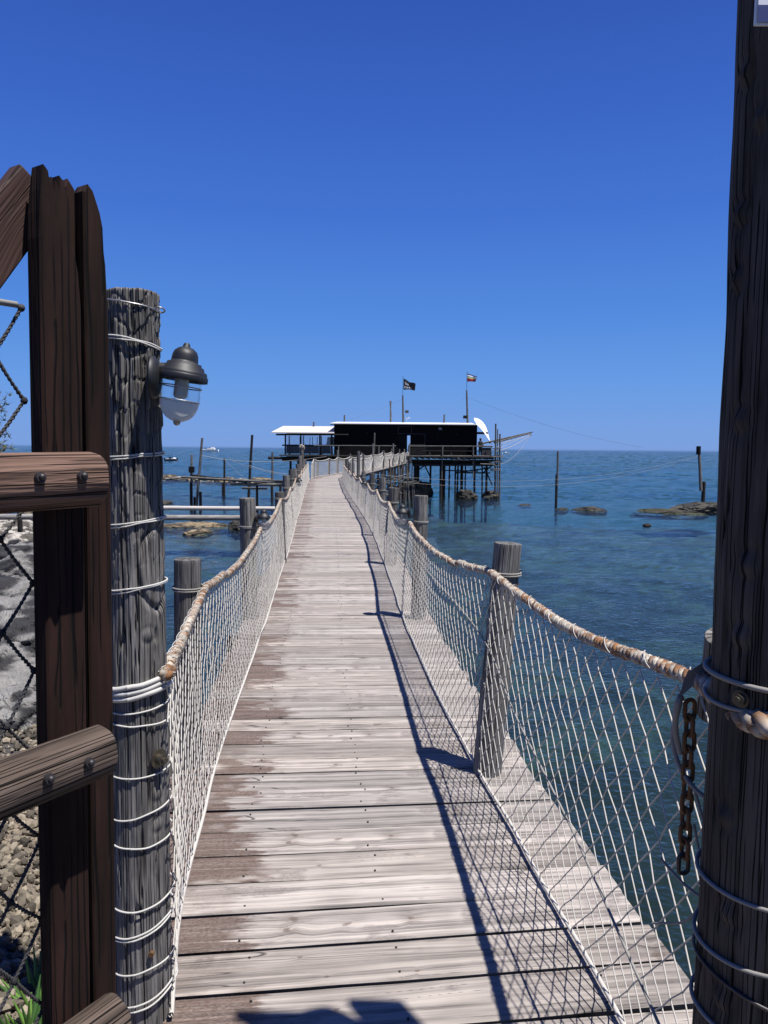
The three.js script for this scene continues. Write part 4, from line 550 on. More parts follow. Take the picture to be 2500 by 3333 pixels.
// ------------------------------------------------------------------ stilt house
const H0 = 0.93;                                     // its floor
{
  const o = thing('stilt_house', 'black timber stilt house with white roof and glazed left annex over the sea', 'house', [0, 0, 0]);
  const wallP = (name, w, h, d, x, y, z, m = M.hutWall) => part(name, box(w, h, d, x, y, z), m, o);
  // main hut: front wall with the doorway, back wall with an opening behind it
  wallP('front_wall', 5.67, 2.75, 0.1, -1.64, H0 + 1.375, -66); wallP('front_wall', 5.93, 2.75, 0.1, 5.245, H0 + 1.375, -66); wallP('lintel', 1.086, 0.97, 0.098, 1.7375, H0 + 2.265, -66.001);
  wallP('door_leaf', 0.82, 1.76, 0.05, 1.6, H0 + 0.9, -66.05, M.black);
  const brd = part('wall_boards', (() => { const l = []; for (let x = -4.4; x < 8.1; x += 0.19) { if (x > 1.0 && x < 2.4) continue; l.push(box(0.175, 2.7, 0.012, x, H0 + 1.36, -65.943 + 0.003 * hash(Math.round(x * 10), 1, 1))); } return l; })(), M.hutWall, o); brd.userData.kind = 'stuff';
  wallP('back_wall', 6.0, 2.75, 0.1, -1.47, H0 + 1.375, -71.5); wallP('back_wall', 5.3, 2.75, 0.1, 5.56, H0 + 1.375, -71.5);
  wallP('side_wall', 0.1, 2.75, 5.38, -4.42, H0 + 1.375, -68.75); wallP('side_wall', 0.1, 2.75, 5.38, 8.16, H0 + 1.375, -68.75);
  wallP('floor', 18.6, 0.1, 7.6, 0.2, H0 - 0.055, -67.9, M.beam);
  const slab = (x0, x1, ze, ye, zr, yr, t, inset, m, name) => { const g = grid(1, 1, (i, j) => ({ p: V(j ? lerp(x0 + inset, x1, i) : lerp(x0, x1, i), j ? yr : ye, j ? zr : ze), uv: [i, j] })), h = grid(1, 1, (i, j) => ({ p: V(j ? lerp(x0 + inset, x1, 1 - i) : lerp(x0, x1, 1 - i), (j ? yr : ye) - t, j ? zr : ze), uv: [i, j] })); part(name, merge([g, h, box(x1 - x0, t, 0.012, (x0 + x1) / 2, ye - t / 2, ze)]), m, o); };
  slab(-4.82, 8.1, -65.55, 3.74, -69.6, 4.0, 0.07, 0.35, M.roof, 'roof'); slab(-4.45, 8.1, -72, 3.74, -69.61, 4.0, 0.07, 0.05, M.roof, 'roof');
  part('gutter', box(12.9, 0.07, 0.05, 1.64, 3.6, -65.62), M.black, o);
  for (let i = 0; i < 5; i++) part('wall_lamp', new THREE.SphereGeometry(0.05, 8, 6).translate([-3.3, -1.5, 3.0, 4.7, 6.4][i], H0 + 1.95, -65.9), M.hutTrim, o);
  const frameBox = (x0, x1, y0, y1) => part('shutter_frame', [box(x1 - x0, 0.05, 0.04, (x0 + x1) / 2, y1, -65.9), box(x1 - x0, 0.05, 0.04, (x0 + x1) / 2, y0, -65.9), box(0.05, y1 - y0, 0.039, x0, (y0 + y1) / 2, -65.9), box(0.05, y1 - y0, 0.039, x1, (y0 + y1) / 2, -65.9)], M.hutTrim, o);
  frameBox(2.3, 3.57, 1.0, 2.85); frameBox(1.19, 2.37, 2.87, 3.5); frameBox(2.3, 3.57, 1.0, 1.9);
  part('wall_plate', rbox(0.3, 0.22, 0.06, 0.01, 4.92, 3.33, -65.9), std([0.18, 0.18, 0.19], 0.6), o);
  // annex
  const ax0 = -9.35, ax1 = -4.5;
  slab(-10.0, -4.45, -65.4, 2.90, -69.2, 3.56, 0.09, 0.55, M.roof2, 'annex_roof'); slab(-9.5, -4.47, -72.2, 2.9, -69.21, 3.56, 0.09, 0.1, M.roof2, 'annex_roof');
  part('eave_beam', log(V(-9.6, 2.70, -65.75), V(-3.2, 2.72, -65.75), 0.08, 0.07, { seed: 4 }), M.pile, o);
  const cols = [-8.82, -7.45, -5.75, -4.72]; cols.forEach((x, i) => { part('annex_post', log(V(x, H0 - 0.05, -66), V(x, 2.68, -66), 0.075, 0.07, { seed: i + 70, ns: 10 }), M.pile, o); part('annex_post', log(V(x - 0.3, H0 - 0.05, -71), V(x - 0.3, 2.7, -71), 0.07, 0.06, { seed: i + 80, ns: 10 }), M.pile, o); });
  for (let k = 0; k < 6; k++) part('mullion', box(0.06, 0.82, 0.05, [-8.1, -7.15, -6.9, -6.45, -5.3, -4.95][k], 2.19, -71.1), M.black, o);
  for (let i = 0; i < 3; i++) { const x0 = cols[i] + 0.09, x1 = cols[i + 1] - 0.09; part('plastic_pane', box(x1 - x0, 0.82, 0.012, (x0 + x1) / 2, 2.2, -66.0), M.pane, o); part('lower_pane', box(x1 - x0, 0.66, 0.012, (x0 + x1) / 2, 1.36, -66.0), new THREE.MeshPhysicalMaterial({ color: col(0.10, 0.12, 0.15), roughness: 0.15, transmission: 0.85, thickness: 0 }), o); }
  part('sill_rail', log(V(-9.1, 1.76, -65.9), V(-4.6, 1.77, -65.9), 0.065, 0.06, { seed: 9 }), M.pile, o);
  part('back_sill', box(4.8, 0.12, 0.1, -7, 1.76, -71.1), M.black, o); part('curtain', grid(8, 1, (i, j) => ({ p: V(-5.45 + i * 0.09 - j * 0.14 * (1 - i / 8), 2.6 - j * 0.78, -70.9 + 0.05 * (i % 2)), uv: [i, j] })), std([0.6, 0.63, 0.68], 0.9, { side: THREE.DoubleSide }), o);
  part('table', [box(1.5, 0.05, 0.8, -6.9, 1.62, -68.5), box(0.1, 0.7, 0.1, -6.9, 1.27, -68.5)], M.black, o);
  // deck with railing in front of the hut
  part('deck_edge_beam', log(V(2.2, H0 - 0.03, -64.5), V(10.3, H0 + 0.02, -64.4), 0.075, 0.07, { seed: 90 }), M.greyLog2, o);
  part('handrail', log(V(2.1, 1.77, -64.5), V(9.4, 1.80, -64.4), 0.055, 0.05, { seed: 91 }), M.greyLog2, o);
  part('handrail', log(V(-6.2, 1.74, -64.9), V(1.0, 1.77, -64.9), 0.05, 0.05, { seed: 92 }), M.greyLog2, o);
  part('bench', [box(5.2, 0.05, 0.35, 5.9, 1.38, -65.5), box(0.12, 0.4, 0.3, 4.0, 1.16, -65.5), box(0.12, 0.4, 0.3, 5.9, 1.16, -65.5), box(0.12, 0.4, 0.3, 7.8, 1.16, -65.5)], M.hutTrim, o);
  for (const [x, y0, y1, dx] of [[5.0, -1.1, 1.85, 0.05], [7.75, -0.9, 1.85, -0.06], [2.15, -1.0, 2.0, 0.02], [9.25, 0.9, 1.8, 0], [-0.5, 0.2, 1.8, 0], [-4.0, 0.2, 1.8, 0]]) part('rail_post', log(V(x, y0, -64.4), V(x + dx, y1, -64.4), 0.055, 0.05, { seed: x * 3 + 7 }), M.greyLog, o);
  part('rail_mesh', netMesh(x => V(x, 1.0, -64.45), x => V(x, 1.72, -64.45), 2.3, 3.6, 0.09, 12, 0.006, 5, false), M.hutTrim, o); part('rail_mesh', netMesh(x => V(x, 1.0, -64.85), x => V(x, 1.68, -64.85), -3.9, 0.3, 0.09, 12, 0.006, 6, false), M.black, o);
  // layered floor beams
  const R = rng(71);
  for (let k = 0; k < 15; k++) { const x = 2.4 + k * 0.5; part('floor_joist', log(V(x, 0.72 + 0.02 * R(), -64.0 - 0.5 * R()), V(x + 0.15 * (R() - 0.5), 0.74, -72), 0.085, 0.07, { seed: k, ns: 10 }), k % 4 ? M.pile : M.greyLog, o); }
  for (const [x0, x1, y, z, r, m] of [[2.3, 10.2, 0.52, -64.6, 0.1, M.pile], [2.5, 9.8, 0.14, -64.5, 0.12, M.pile], [2.3, 9.6, 0.36, -66.2, 0.11, M.pile], [2.6, 9.7, 0.16, -67.5, 0.13, M.pile], [2.2, 9.5, 0.3, -70, 0.13, M.pile], [5.9, 7.4, 0.62, -64.2, 0.05, M.paleLog], [8.3, 9.6, 0.28, -64.1, 0.05, M.greyLog], [-10.3, -4.2, 0.62, -65.6, 0.13, M.pile], [-9.4, 2, 0.45, -68, 0.13, M.pile], [-9.4, 2, 0.62, -71, 0.13, M.pile], [4.9, 8.2, -0.32, -64.6, 0.06, M.pile], [6.2, 9.3, -0.5, -65, 0.07, M.pile]]) part('floor_beam', log(V(x0, y, z), V(x1, y + (R() - 0.4) * 0.18, z + (R() - 0.5) * 0.3), r, r * 0.9, { seed: x0 + z, ns: 10 }), m, o);
  for (const [x, z, y1, r, dx] of [[2.75, -66, 0.6, 0.14, 0], [2.95, -66.4, 0.6, 0.12, 0.05], [3.2, -69, 0.3, 0.1, -0.1], [4.15, -66.5, 0.2, 0.1, 0], [4.95, -64.7, 0.6, 0.14, 0.02], [5.22, -65, 0.6, 0.16, 0], [5.9, -67, 0.2, 0.08, -0.06], [6.2, -64.6, 0.4, 0.085, 0.03], [6.6, -66.3, 0.2, 0.09, -0.1], [6.85, -66, 0.3, 0.1, 0.08], [7.1, -67.5, 0.2, 0.09, 0.05], [7.45, -68, 0.2, 0.07, 0], [7.9, -64.8, 0.5, 0.1, 0.03], [8.72, -66, 0.3, 0.075, 0.04], [9.05, -65.5, 0.6, 0.11, -0.03], [-8.4, -66.3, 0.6, 0.11, 0], [-8.2, -70.5, 0.6, 0.11, 0], [-6, -66.5, 0.5, 0.11, 0], [-3.5, -66.5, 0.5, 0.11, 0], [-3.2, -70.5, 0.5, 0.11, 0], [0, -69.5, 0.5, 0.11, 0]]) part('stilt', log(V(x + dx, -7.2, z), V(x, y1, z), r, r * 0.92, { seed: x * 2 + z, ns: 10, nl: 10 }), x > 9 ? M.pileBrown : M.pile, o);
  for (const [x0, y0, x1, y1, z] of [[4.1, -0.9, 3.6, 0.1, -66.4], [9.5, -1.6, 8.75, 0.0, -65], [6.2, -0.55, 9.3, -0.05, -64.7], [8.6, -0.6, 9.6, 0.2, -65.2], [3.1, -0.3, 3.9, 0.3, -66]]) part('knee_brace', log(V(x0, y0, z), V(x1, y1, z), 0.06, 0.055, { seed: x0, ns: 8 }), M.pile, o);
  // corner poles with crosspieces
  for (const [x0, y0, x1, y1, r, z] of [[9.69, -3.6, 9.65, 3.76, 0.085, -64.6], [9.95, -3.4, 9.86, 3.3, 0.055, -64.9], [10.06, -3.3, 9.99, 2.88, 0.085, -64.4]]) part('corner_pole', log(V(x0, y0, z), V(x1, y1, z), r, r * 0.85, { seed: x0 * 3, ns: 10 }), M.greyLog2, o);
  for (const [x0, x1, y, m] of [[9.3, 10.35, 0.9, M.greyLog], [9.35, 10.1, 1.62, M.greyLog2], [9.2, 10.15, -0.18, M.greyLog], [9.2, 10.1, -0.28, M.paleLog], [9.4, 10.0, 0.45, M.greyLog2], [9.5, 10.1, 0.1, M.greyLog2]]) part('crosspiece', log(V(x0, y, -64.3), V(x1, y + 0.02, -64.25), 0.045, 0.04, { seed: y * 9 + 20, ns: 8 }), m, o);
  // chimney, stubs, loudspeakers, masts
  part('skirting', box(6.4, 0.5, 0.06, -1.2, 0.62, -65.3), M.hutWall, o);
  part('stove_pipe', [new THREE.CylinderGeometry(0.09, 0.09, 1.05, 12).translate(0.55, 4.4, -69), new THREE.CylinderGeometry(0.07, 0.07, 0.7, 12).translate(0.535, 5.25, -69), new THREE.CylinderGeometry(0.10, 0.08, 0.36, 12).translate(0.52, 5.75, -69)], M.greyLog, o);
  for (const [x, y0, y1, z] of [[5.5, 3.9, 4.72, -69], [-3.75, 4.0, 4.6, -69], [-6.6, 3.3, 3.95, -69], [-0.9, 1.2, 2.9, -65.2]]) part('pole_stub', log(V(x, y0, z), V(x + 0.02, y1, z), 0.075, 0.07, { seed: x + 11, ns: 8 }), M.greyLog2, o);
  part('antenna', [box(0.03, 0.3, 0.03, 2.05, 4.28, -69), box(0.5, 0.03, 0.03, 2.1, 4.38, -69), ...[1.9, 2.02, 2.2, 2.32].map(x => box(0.03, 0.16, 0.03, x, 4.38, -68.97))], M.white, o);
  // tarpaulin and plank at the right end
  part('white_tarpaulin', grid(12, 10, (i, j) => { const t = j / 10, u = i / 12, L = V(lerp(8.06, 9.5, t), lerp(3.72, 1.95, Math.pow(t, 1.15)), -65.4), Rr = V(8.12 + 1.42 * Math.sin(t * 1.5708), lerp(4.35, 2.1, Math.pow(t, 1.9)), -67.8); const p = L.lerp(Rr, u); p.y += 0.05 * Math.sin(u * 7 + t * 4); return { p, uv: [u, t] }; }), std([0.82, 0.82, 0.80], 0.8, { side: THREE.DoubleSide }), o);
  part('end_plank', box(1.0, 0.2, 0.05, 8.7, 2.98, -66.3), M.pileBrown, o);
  part('counter', [box(0.9, 0.75, 0.5, 8.95, H0 + 0.38, -65.4), box(1.0, 0.05, 0.6, 8.95, H0 + 0.82, -65.4)], M.hutTrim, o);
}
// flags on masts
function mast(label, x0, y0, x1, y1, ft, z) { const o = thing('flag_mast', label, 'mast', [x0, y0, z], 'masts on the roof of the stilt house'); part('pole', log(V(0, -0.5, 0), V(x1 - x0, y1 - y0, 0), 0.10, 0.075, { seed: x0, ns: 10 }), M.greyLog2, o); part('flagstaff', new THREE.CylinderGeometry(0.018, 0.022, ft - y1 + 0.3, 6).translate(x1 - x0 + 0.01, (ft + y1) / 2 - y0 - 0.15, 0), M.darkIron, o); return o; }
const m1 = mast('timber mast with thin flagstaff near the middle of the house roof', 1.72, 4.1, 1.64, 6.45, 8.24, -69), m2 = mast('timber mast with thin flagstaff near the right end of the house roof', 7.7, 4.15, 7.54, 6.95, 8.7, -69);
part('loudspeaker', rbox(0.32, 0.24, 0.25, 0.02, 0.32, 0.86, 0.05), M.hutTrim, m1); part('loudspeaker', rbox(0.36, 0.28, 0.25, 0.02, -0.26, 0.36, 0.05), M.black, m2);
{
  const cv = document.createElement('canvas'); cv.width = 384; cv.height = 256; const g = cv.getContext('2d'); g.fillStyle = '#0b0d16'; g.fillRect(0, 0, 384, 256); g.fillStyle = '#c9cbd8'; g.font = 'bold 72px serif'; g.fillText('Tra', 40, 130); g.fillText('Pro Pa', 26, 220);
  const t = new THREE.CanvasTexture(cv); t.colorSpace = THREE.SRGBColorSpace;
  const f = single('black_flag', grid(18, 10, (i, j) => { const u = i / 18, v = j / 10, top = lerp(8.0, 7.5, Math.pow(u, 0.8)) + 0.04 * Math.sin(u * 9), bot = 6.96 + (u < 0.6 ? 0.06 * u : 0.036 - 0.28 * (u - 0.6)); return { p: V(1.70 + u * 1.12 - 0.06 * (1 - v) * u, lerp(bot, top, v), -68.97 + 0.14 * Math.sin(u * 6.5 + v * 2.2) * u), uv: [u, v] }; }), new THREE.MeshStandardMaterial({ map: t, roughness: 0.85, side: THREE.DoubleSide }), 'black flag with pale lettering flying from the middle mast', 'flag');
  const st = [[0.16, 0.005, 0.012], [0.40, 0.03, 0.01], [0.42, 0.34, 0.06], [0.10, 0.25, 0.12], [0.62, 0.62, 0.62], [0.03, 0.03, 0.22]];
  const c2 = document.createElement('canvas'); c2.width = 64; c2.height = 128; const g2 = c2.getContext('2d'); ['#241250', '#dfe6ee', '#6f8f86', '#b9b57a', '#8a2a20', '#7a1024', '#6a0d20'].forEach((c, k) => { g2.fillStyle = c; g2.fillRect(0, Math.round(k * 128 / 7), 64, 20); });
  const t2 = new THREE.CanvasTexture(c2); t2.colorSpace = THREE.SRGBColorSpace;
  single('striped_flag', grid(14, 10, (i, j) => { const u = i / 14, v = j / 10; return { p: V(7.57 + u * lerp(0.78, 0.9, v), lerp(7.76, 8.5 - 0.28 * u, v), -68.97 + 0.12 * Math.sin(u * 6 + v * 1.5) * u), uv: [u, v] }; }), new THREE.MeshStandardMaterial({ map: t2, roughness: 0.85, side: THREE.DoubleSide }), 'flag with dark blue, white, green and red stripes on the right mast', 'flag');
}
// fishing boom with its lines
{
  const o = thing('fishing_boom', 'pair of slanting boom poles reaching out right of the stilt house', 'boom', [0, 0, 0]);
  part('boom_pole', log(V(8.2, 1.95, -65.2), V(13.12, 3.1, -66), 0.075, 0.06, { seed: 5, bend: 0.004 }), M.greyLog2, o); part('boom_pole', log(V(9.6, 2.12, -65.1), V(12.9, 2.98, -65.9), 0.08, 0.045, { seed: 6, bend: 0.004 }), M.greyLog, o);
  part('pulley', new THREE.CylinderGeometry(0.09, 0.09, 0.08, 10).rotateX(Math.PI / 2), M.black, o, [12.93, 2.85, -65.95]);
  const line = (a, b, s, r = 0.016) => { const pts = []; for (let k = 0; k <= 12; k++) { const t = k / 12, p = a.clone().lerp(b, t); p.y -= s * 4 * t * (1 - t); pts.push(p); } return tube(pts, r, 5); };
  part('line', line(V(12.95, 2.9, -65.9), V(9.8, 2.1, -64.8), 0.12), M.cord, o); part('line', line(V(12.95, 2.85, -65.9), V(9.8, 1.38, -64.8), 0.22, 0.026), M.cord, o); part('line', line(V(12.95, 2.9, -65.9), V(10.0, 1.6, -64.8), -0.05), M.cord, o); part('line', line(V(12.95, 2.85, -65.9), V(9.8, 0.2, -64.8), 0.62, 0.014), M.cord, o); part('line', line(V(11.2, 2.45, -65.5), V(9.8, 1.75, -64.8), 0.03), M.cord, o);
}
// person behind the railing at the right end
{
  const J = { head: [8.42, 1.53 + H0, 0.105], neck: [8.42, 1.36 + H0, 0.055], sh: [8.42, 1.27 + H0, 0.12], wa: [8.43, 0.95 + H0, 0.13], hip: [8.43, 0.82 + H0, 0.14] };
  const bones = [[V(8.42, H0 + 1.44, 0), V(8.42, H0 + 1.52, 0.01), 0.095, 0.1], [V(8.42, H0 + 1.3, 0), V(8.42, H0 + 1.42, 0), 0.05, 0.05], [V(8.30, H0 + 1.22, 0), V(8.54, H0 + 1.22, 0), 0.085, 0.085], [V(8.42, H0 + 1.2, 0), V(8.43, H0 + 0.82, 0), 0.15, 0.15], [V(8.27, H0 + 1.2, 0), V(8.25, H0 + 0.95, 0.05), 0.06, 0.05], [V(8.25, H0 + 0.95, 0.05), V(8.36, H0 + 0.86, 0.26), 0.05, 0.04], [V(8.57, H0 + 1.2, 0), V(8.62, H0 + 0.98, 0.08), 0.06, 0.05], [V(8.62, H0 + 0.98, 0.08), V(8.72, H0 + 0.9, 0.26), 0.05, 0.04], [V(8.36, H0 + 0.8, 0), V(8.34, H0 + 0.42, 0.02), 0.095, 0.065], [V(8.34, H0 + 0.42, 0.02), V(8.34, H0 + 0.05, 0), 0.065, 0.045], [V(8.50, H0 + 0.8, 0), V(8.52, H0 + 0.42, 0.02), 0.095, 0.065], [V(8.52, H0 + 0.42, 0.02), V(8.52, H0 + 0.05, 0), 0.065, 0.045], [V(8.34, H0 + 0.04, 0), V(8.33, H0 + 0.04, 0.14), 0.045, 0.04], [V(8.52, H0 + 0.04, 0), V(8.53, H0 + 0.04, 0.14), 0.045, 0.04]];
  const N = 56, mc = new MarchingCubes(N, std([0.1, 0.1, 0.1]), false, false, 60000), half = 0.85, c0 = V(8.43, H0 + 0.8, 0.05);
  for (let k = 0; k < N; k++) for (let j = 0; j < N; j++) for (let i = 0; i < N; i++) {
    const p = V((i - N / 2) / (N / 2) * half, (j - N / 2) / (N / 2) * half, (k - N / 2) / (N / 2) * half).add(c0); let e = 0;
    for (const [a, b, r0, r1] of bones) { const ab = b.clone().sub(a), t = clamp(p.clone().sub(a).dot(ab) / ab.lengthSq()), dd = p.distanceTo(a.clone().addScaledVector(ab, t)) - lerp(r0, r1, t); e += Math.exp(-dd * 60); }
    mc.field[i + j * N + k * N * N] = Math.log(e) / 60;
  }
  mc.isolation = 0; mc.update();
  const g = new THREE.BufferGeometry(); g.setAttribute('position', new THREE.Float32BufferAttribute(mc.positionArray.slice(0, mc.count * 3), 3)); g.setAttribute('normal', new THREE.Float32BufferAttribute(mc.normalArray.slice(0, mc.count * 3), 3)); g.scale(half, half, half).translate(c0.x, c0.y, c0.z - 65.25);
  g.computeVertexNormals();
  const p = single('person', g, std([0.02, 0.02, 0.024], 0.9), 'person in dark clothes standing at the railing, right end of the stilt house', 'person');
}

// ------------------------------------------------------------------ poles and catwalks in the water
function pole(pts, r, label, m = M.greyLog2, extra) { const o = thing('mooring_pole', label, 'pole', [0, 0, 0], 'poles standing in the water'); part('shaft', log(V(...pts[0]), V(...pts[1]), r, r * 0.85, { seed: pts[0][0] * 3 + 50, ns: 12, amp: 0.07 }), m, o); if (extra) for (const [a, b, rr, mm] of extra) part('splice', log(V(...a), V(...b), rr, rr, { seed: a[0] + 20, ns: 12 }), mm || M.pile, o); return o; }
pole([[-13.21, -1.6, -50.5], [-13.13, 0.99, -50.5]], 0.09, 'upright pole with a black box, left of the leaning pole', M.greyLog, [[[-13.17, -4.2, -50.42], [-13.17, -0.9, -50.42], 0.1], [[-12.95, -4.2, -50.4], [-12.95, -1.9, -50.4], 0.09]]);
pole([[-12.74, -2.6, -50], [-12.27, 2.12, -50]], 0.09, 'tall leaning pole that carries the line towards the house', M.greyLog2, [[[-12.42, -4.2, -49.9], [-12.42, -1.5, -49.9], 0.1]]);
pole([[-14.3, -4.5, -66], [-14.25, 0.54, -66]], 0.1, 'short pole in the water between the leaning pole and the tall dark one', M.pile, [[[-14.45, -3.2, -66], [-14.42, -1.6, -66], 0.09]]);
pole([[-10.3, -4.2, -55.5], [-9.9, 2.45, -55.5]], 0.11, 'tallest dark pole in the water left of the house', M.pile);
pole([[-9.1, -4.4, -60], [-9.06, 1.16, -60]], 0.10, 'slim pole close to the left annex of the house', M.greyLog2, [[[-9.1, -4.4, -59.9], [-9.1, -1.4, -59.9], 0.11]]);
pole([[13.1, -1.2, -56], [13.09, 1.42, -56]], 0.085, 'lone spliced pole in open water right of the house', M.greyLog2, [[[13.1, -4.2, -56.08], [13.06, -0.35, -56.08], 0.1]]);
pole([[27.45, -1.9, -64], [27.1, 1.9, -64]], 0.14, 'rightmost bent pole with a dark cap behind the reef', M.greyLog, [[[27.7, -4, -64.1], [27.72, -1.1, -64.1], 0.16, M.pile], [[27.1, 1.25, -64], [27.08, 1.95, -64], 0.19, M.black]]);
{ const b = single('junction_box', rbox(0.36, 0.42, 0.25, 0.03), M.black, 'black box fixed to the upright pole left of the leaning pole', 'box'); b.position.set(-13.12, -0.02, -50.36); }
{
  const o = thing('far_catwalk', 'narrow catwalk of dark poles reaching left behind the two log rails', 'catwalk', [0, 0, 0]);
  for (const [a, b, r, m] of [[[-13.8, -0.52, -50.3], [-6.3, -0.72, -47], 0.07, M.greyLog], [[-13.0, -0.42, -50.2], [-9.0, -0.74, -48.5], 0.09, M.pile], [[-12.6, -0.66, -50], [-6.2, -0.66, -47.2], 0.06, M.pile], [[-10.2, -0.93, -49.2], [-6.1, -0.86, -47], 0.10, M.greyLog], [[-9.4, -1.18, -49], [-7.6, -1.13, -48], 0.08, M.greyLog2], [[-9.2, -0.62, -48.4], [-6.0, -0.58, -46.8], 0.06, M.greyLog2]]) part('log', log(V(...a), V(...b), r, r * 0.9, { seed: a[0] + a[1], ns: 12 }), m, o);
  for (const [x, z] of [[-8.3, -48.2], [-6.6, -47]]) part('pile', log(V(x, -4.3, z), V(x, -0.8, z), 0.09, 0.08, { seed: x, ns: 10 }), M.pile, o);
  const q = thing('log_rails', 'two long bleached log rails running left from the boardwalk over the water', 'log rails', [0, 0, 0]);
  part('log', log(V(-12.5, -0.55, -24.2), V(-3.0, -0.50, -24), 0.078, 0.07, { seed: 5, ns: 16, amp: 0.06 }), std([0.44, 0.41, 0.375], 0.85, { bumpMap: grainB, bumpScale: 0.006 }), q); part('log', log(V(-12.5, -0.80, -23.6), V(-2.9, -0.75, -23.4), 0.095, 0.085, { seed: 6, ns: 16, amp: 0.05 }), M.paleLog, q);
  for (const x of [-11.8, -8.4, -3.3]) part('pile', log(V(x, -4.3, -23.85), V(x, -0.62, -23.85), 0.08, 0.075, { seed: x, ns: 10 }), M.pile, q);
}
// lines strung between the poles
const line = (a, b, s, r = 0.012) => { const pts = []; a = V(...a); b = V(...b); for (let k = 0; k <= 24; k++) { const t = k / 24, p = a.clone().lerp(b, t); p.y -= s * 4 * t * (1 - t); pts.push(p); } return tube(pts, r, 5); };
single('mooring_line', line([-12.32, 0.95, -50], [-3.12, 1.05, -40], 0.35, 0.013), M.cord, 'pale line from the leaning pole along to the boardwalk posts', 'line');
single('mooring_line', line([-14.25, 0.45, -65.9], [-9.9, -1.5, -57], 0.1, 0.010), M.cordDull, 'thin line slanting down right from the short pole', 'line');
single('mooring_line', line([-10.15, 0.2, -55.4], [-3.1, 0.1, -43], 0.35, 0.012), M.cord, 'sagging line from the tallest dark pole towards the ramp', 'line');
single('mooring_line', line([-11.1, 0.55, -54], [-5.2, -0.5, -52], 0.3, 0.011), M.cordDull, 'slack line falling to the right of the tallest dark pole', 'line');
single('mooring_line', line([27.1, 1.15, -64], [-0.6, -0.05, -45], 1.15, 0.009), M.cordDull, 'upper pale line from the rightmost pole low across the house stilts', 'line');
single('mooring_line', line([27.1, 1.05, -64], [-1.4, -0.28, -45.5], 1.4, 0.009), M.cordDull, 'lower pale line from the rightmost pole low across the house stilts', 'line');
single('mooring_line', line([27.1, 1.3, -64], [10.0, 0.5, -64.5], 0.9, 0.010), std([0.05, 0.07, 0.1]), 'dark slack line from the rightmost pole to the house', 'line');
single('stay_wire', line([7.56, 6.35, -69], [26, 1.9, -75], 0.5, 0.012), std([0.12, 0.16, 0.24], 0.7), 'thin stay wire from the right mast far out to the right', 'wire');
single('stay_wire', line([1.66, 6.1, -69], [-3.6, 4.1, -69], 0.12, 0.010), std([0.12, 0.16, 0.24], 0.7), 'thin stay wire from the middle mast down to the left roof end', 'wire');
single('stay_wire', line([7.5, 6.4, -69], [5.5, 4.65, -69], 0.05, 0.007), std([0.2, 0.26, 0.36], 0.7), 'thin stay wire from the right mast to the roof stub', 'wire');
// rag-wrapped top on one left post
single('rag_bundle', rockGeo(0.12, 0.15, 0.12, 9, 2, { a: [0.35, 0.32, 0.27], b: [0.10, 0.09, 0.08], moss: 0 }).translate(-3.12, 1.5, -28), M.rock, 'faded rag tied over the top of the tallest left railing post', 'rag');

// ------------------------------------------------------------------ boats
function hull(L, B, H, n = 14) { return grid(10, n, (i, j) => { const t = j / n, w = B / 2 * Math.pow(Math.sin(Math.min(1, (1 - t) * 1.25 + 0.02) * Math.PI / 2), 0.75), a = (i / 10 - 0.5) * 2, y = Math.pow(Math.abs(a), 1.6) * H * (1 + 0.35 * t * t); return { p: V((t - 0.5) * L + t * 0.04 * L * Math.abs(a), y, w * Math.sign(a) * Math.pow(Math.abs(a), 0.55)), uv: [i, j] }; }); }
{
  const o = thing('motor_yacht', 'white motor yacht far out on the horizon at left', 'boat', [-244, WATER - 0.3, -1034]); o.rotation.y = Math.PI;
  part('hull', hull(25, 5.5, 2.4), std([0.7, 0.72, 0.75], 0.4, { side: THREE.DoubleSide }), o); part('deck', box(22, 0.2, 4.6, -1, 2.3, 0), M.white, o); part('cabin', rbox(11, 1.7, 4, 0.4, -2.5, 3.2, 0), M.white, o); part('window_band', box(10, 0.6, 4.06, -2.2, 3.4, 0), M.black, o); part('flybridge', [rbox(5, 1.3, 3.4, 0.3, -4.5, 4.7, 0), box(4.4, 0.2, 3.2, -4.8, 6.5, 0), box(0.3, 1.5, 0.3, -3, 5.8, 0), box(0.3, 1.5, 0.3, -6.5, 5.8, 0)], M.white, o);
  const b = thing('motor_boat', 'small dark and white motor boat with canopy, left of the poles', 'boat', [-68.6, WATER - 0.1, -237.7]); b.rotation.y = Math.PI;
  part('hull', hull(4.1, 1.7, 0.75), std([0.05, 0.055, 0.08], 0.4, { side: THREE.DoubleSide }), b); part('deck', rbox(3.4, 0.14, 1.45, 0.05, -0.2, 0.74, 0), M.white, b); part('console', rbox(0.5, 0.55, 0.6, 0.08, 0.15, 1.05, 0), M.black, b); part('canopy', [box(1.3, 0.07, 1.3, 0.1, 1.95, 0), ...[[-0.5, 0.6], [0.7, 0.6], [-0.5, -0.6], [0.7, -0.6]].map(([x, z]) => box(0.05, 1.2, 0.05, x, 1.35, z))], M.black, b); part('outboard', rbox(0.35, 0.7, 0.35, 0.08, -2.15, 0.7, 0), M.black, b); part('seat', rbox(0.6, 0.4, 0.9, 0.08, -1.2, 0.95, 0), M.white, b);
  const c = thing('distant_boat', 'tiny white boat far out right of the stilt house', 'boat', [174, WATER - 0.2, -1063]);
  part('hull', hull(9.7, 3, 1.1), std([0.75, 0.76, 0.78], 0.4, { side: THREE.DoubleSide }), c); part('cabin', rbox(3.2, 1.3, 2.2, 0.2, 0.2, 1.6, 0), M.white, c);
}

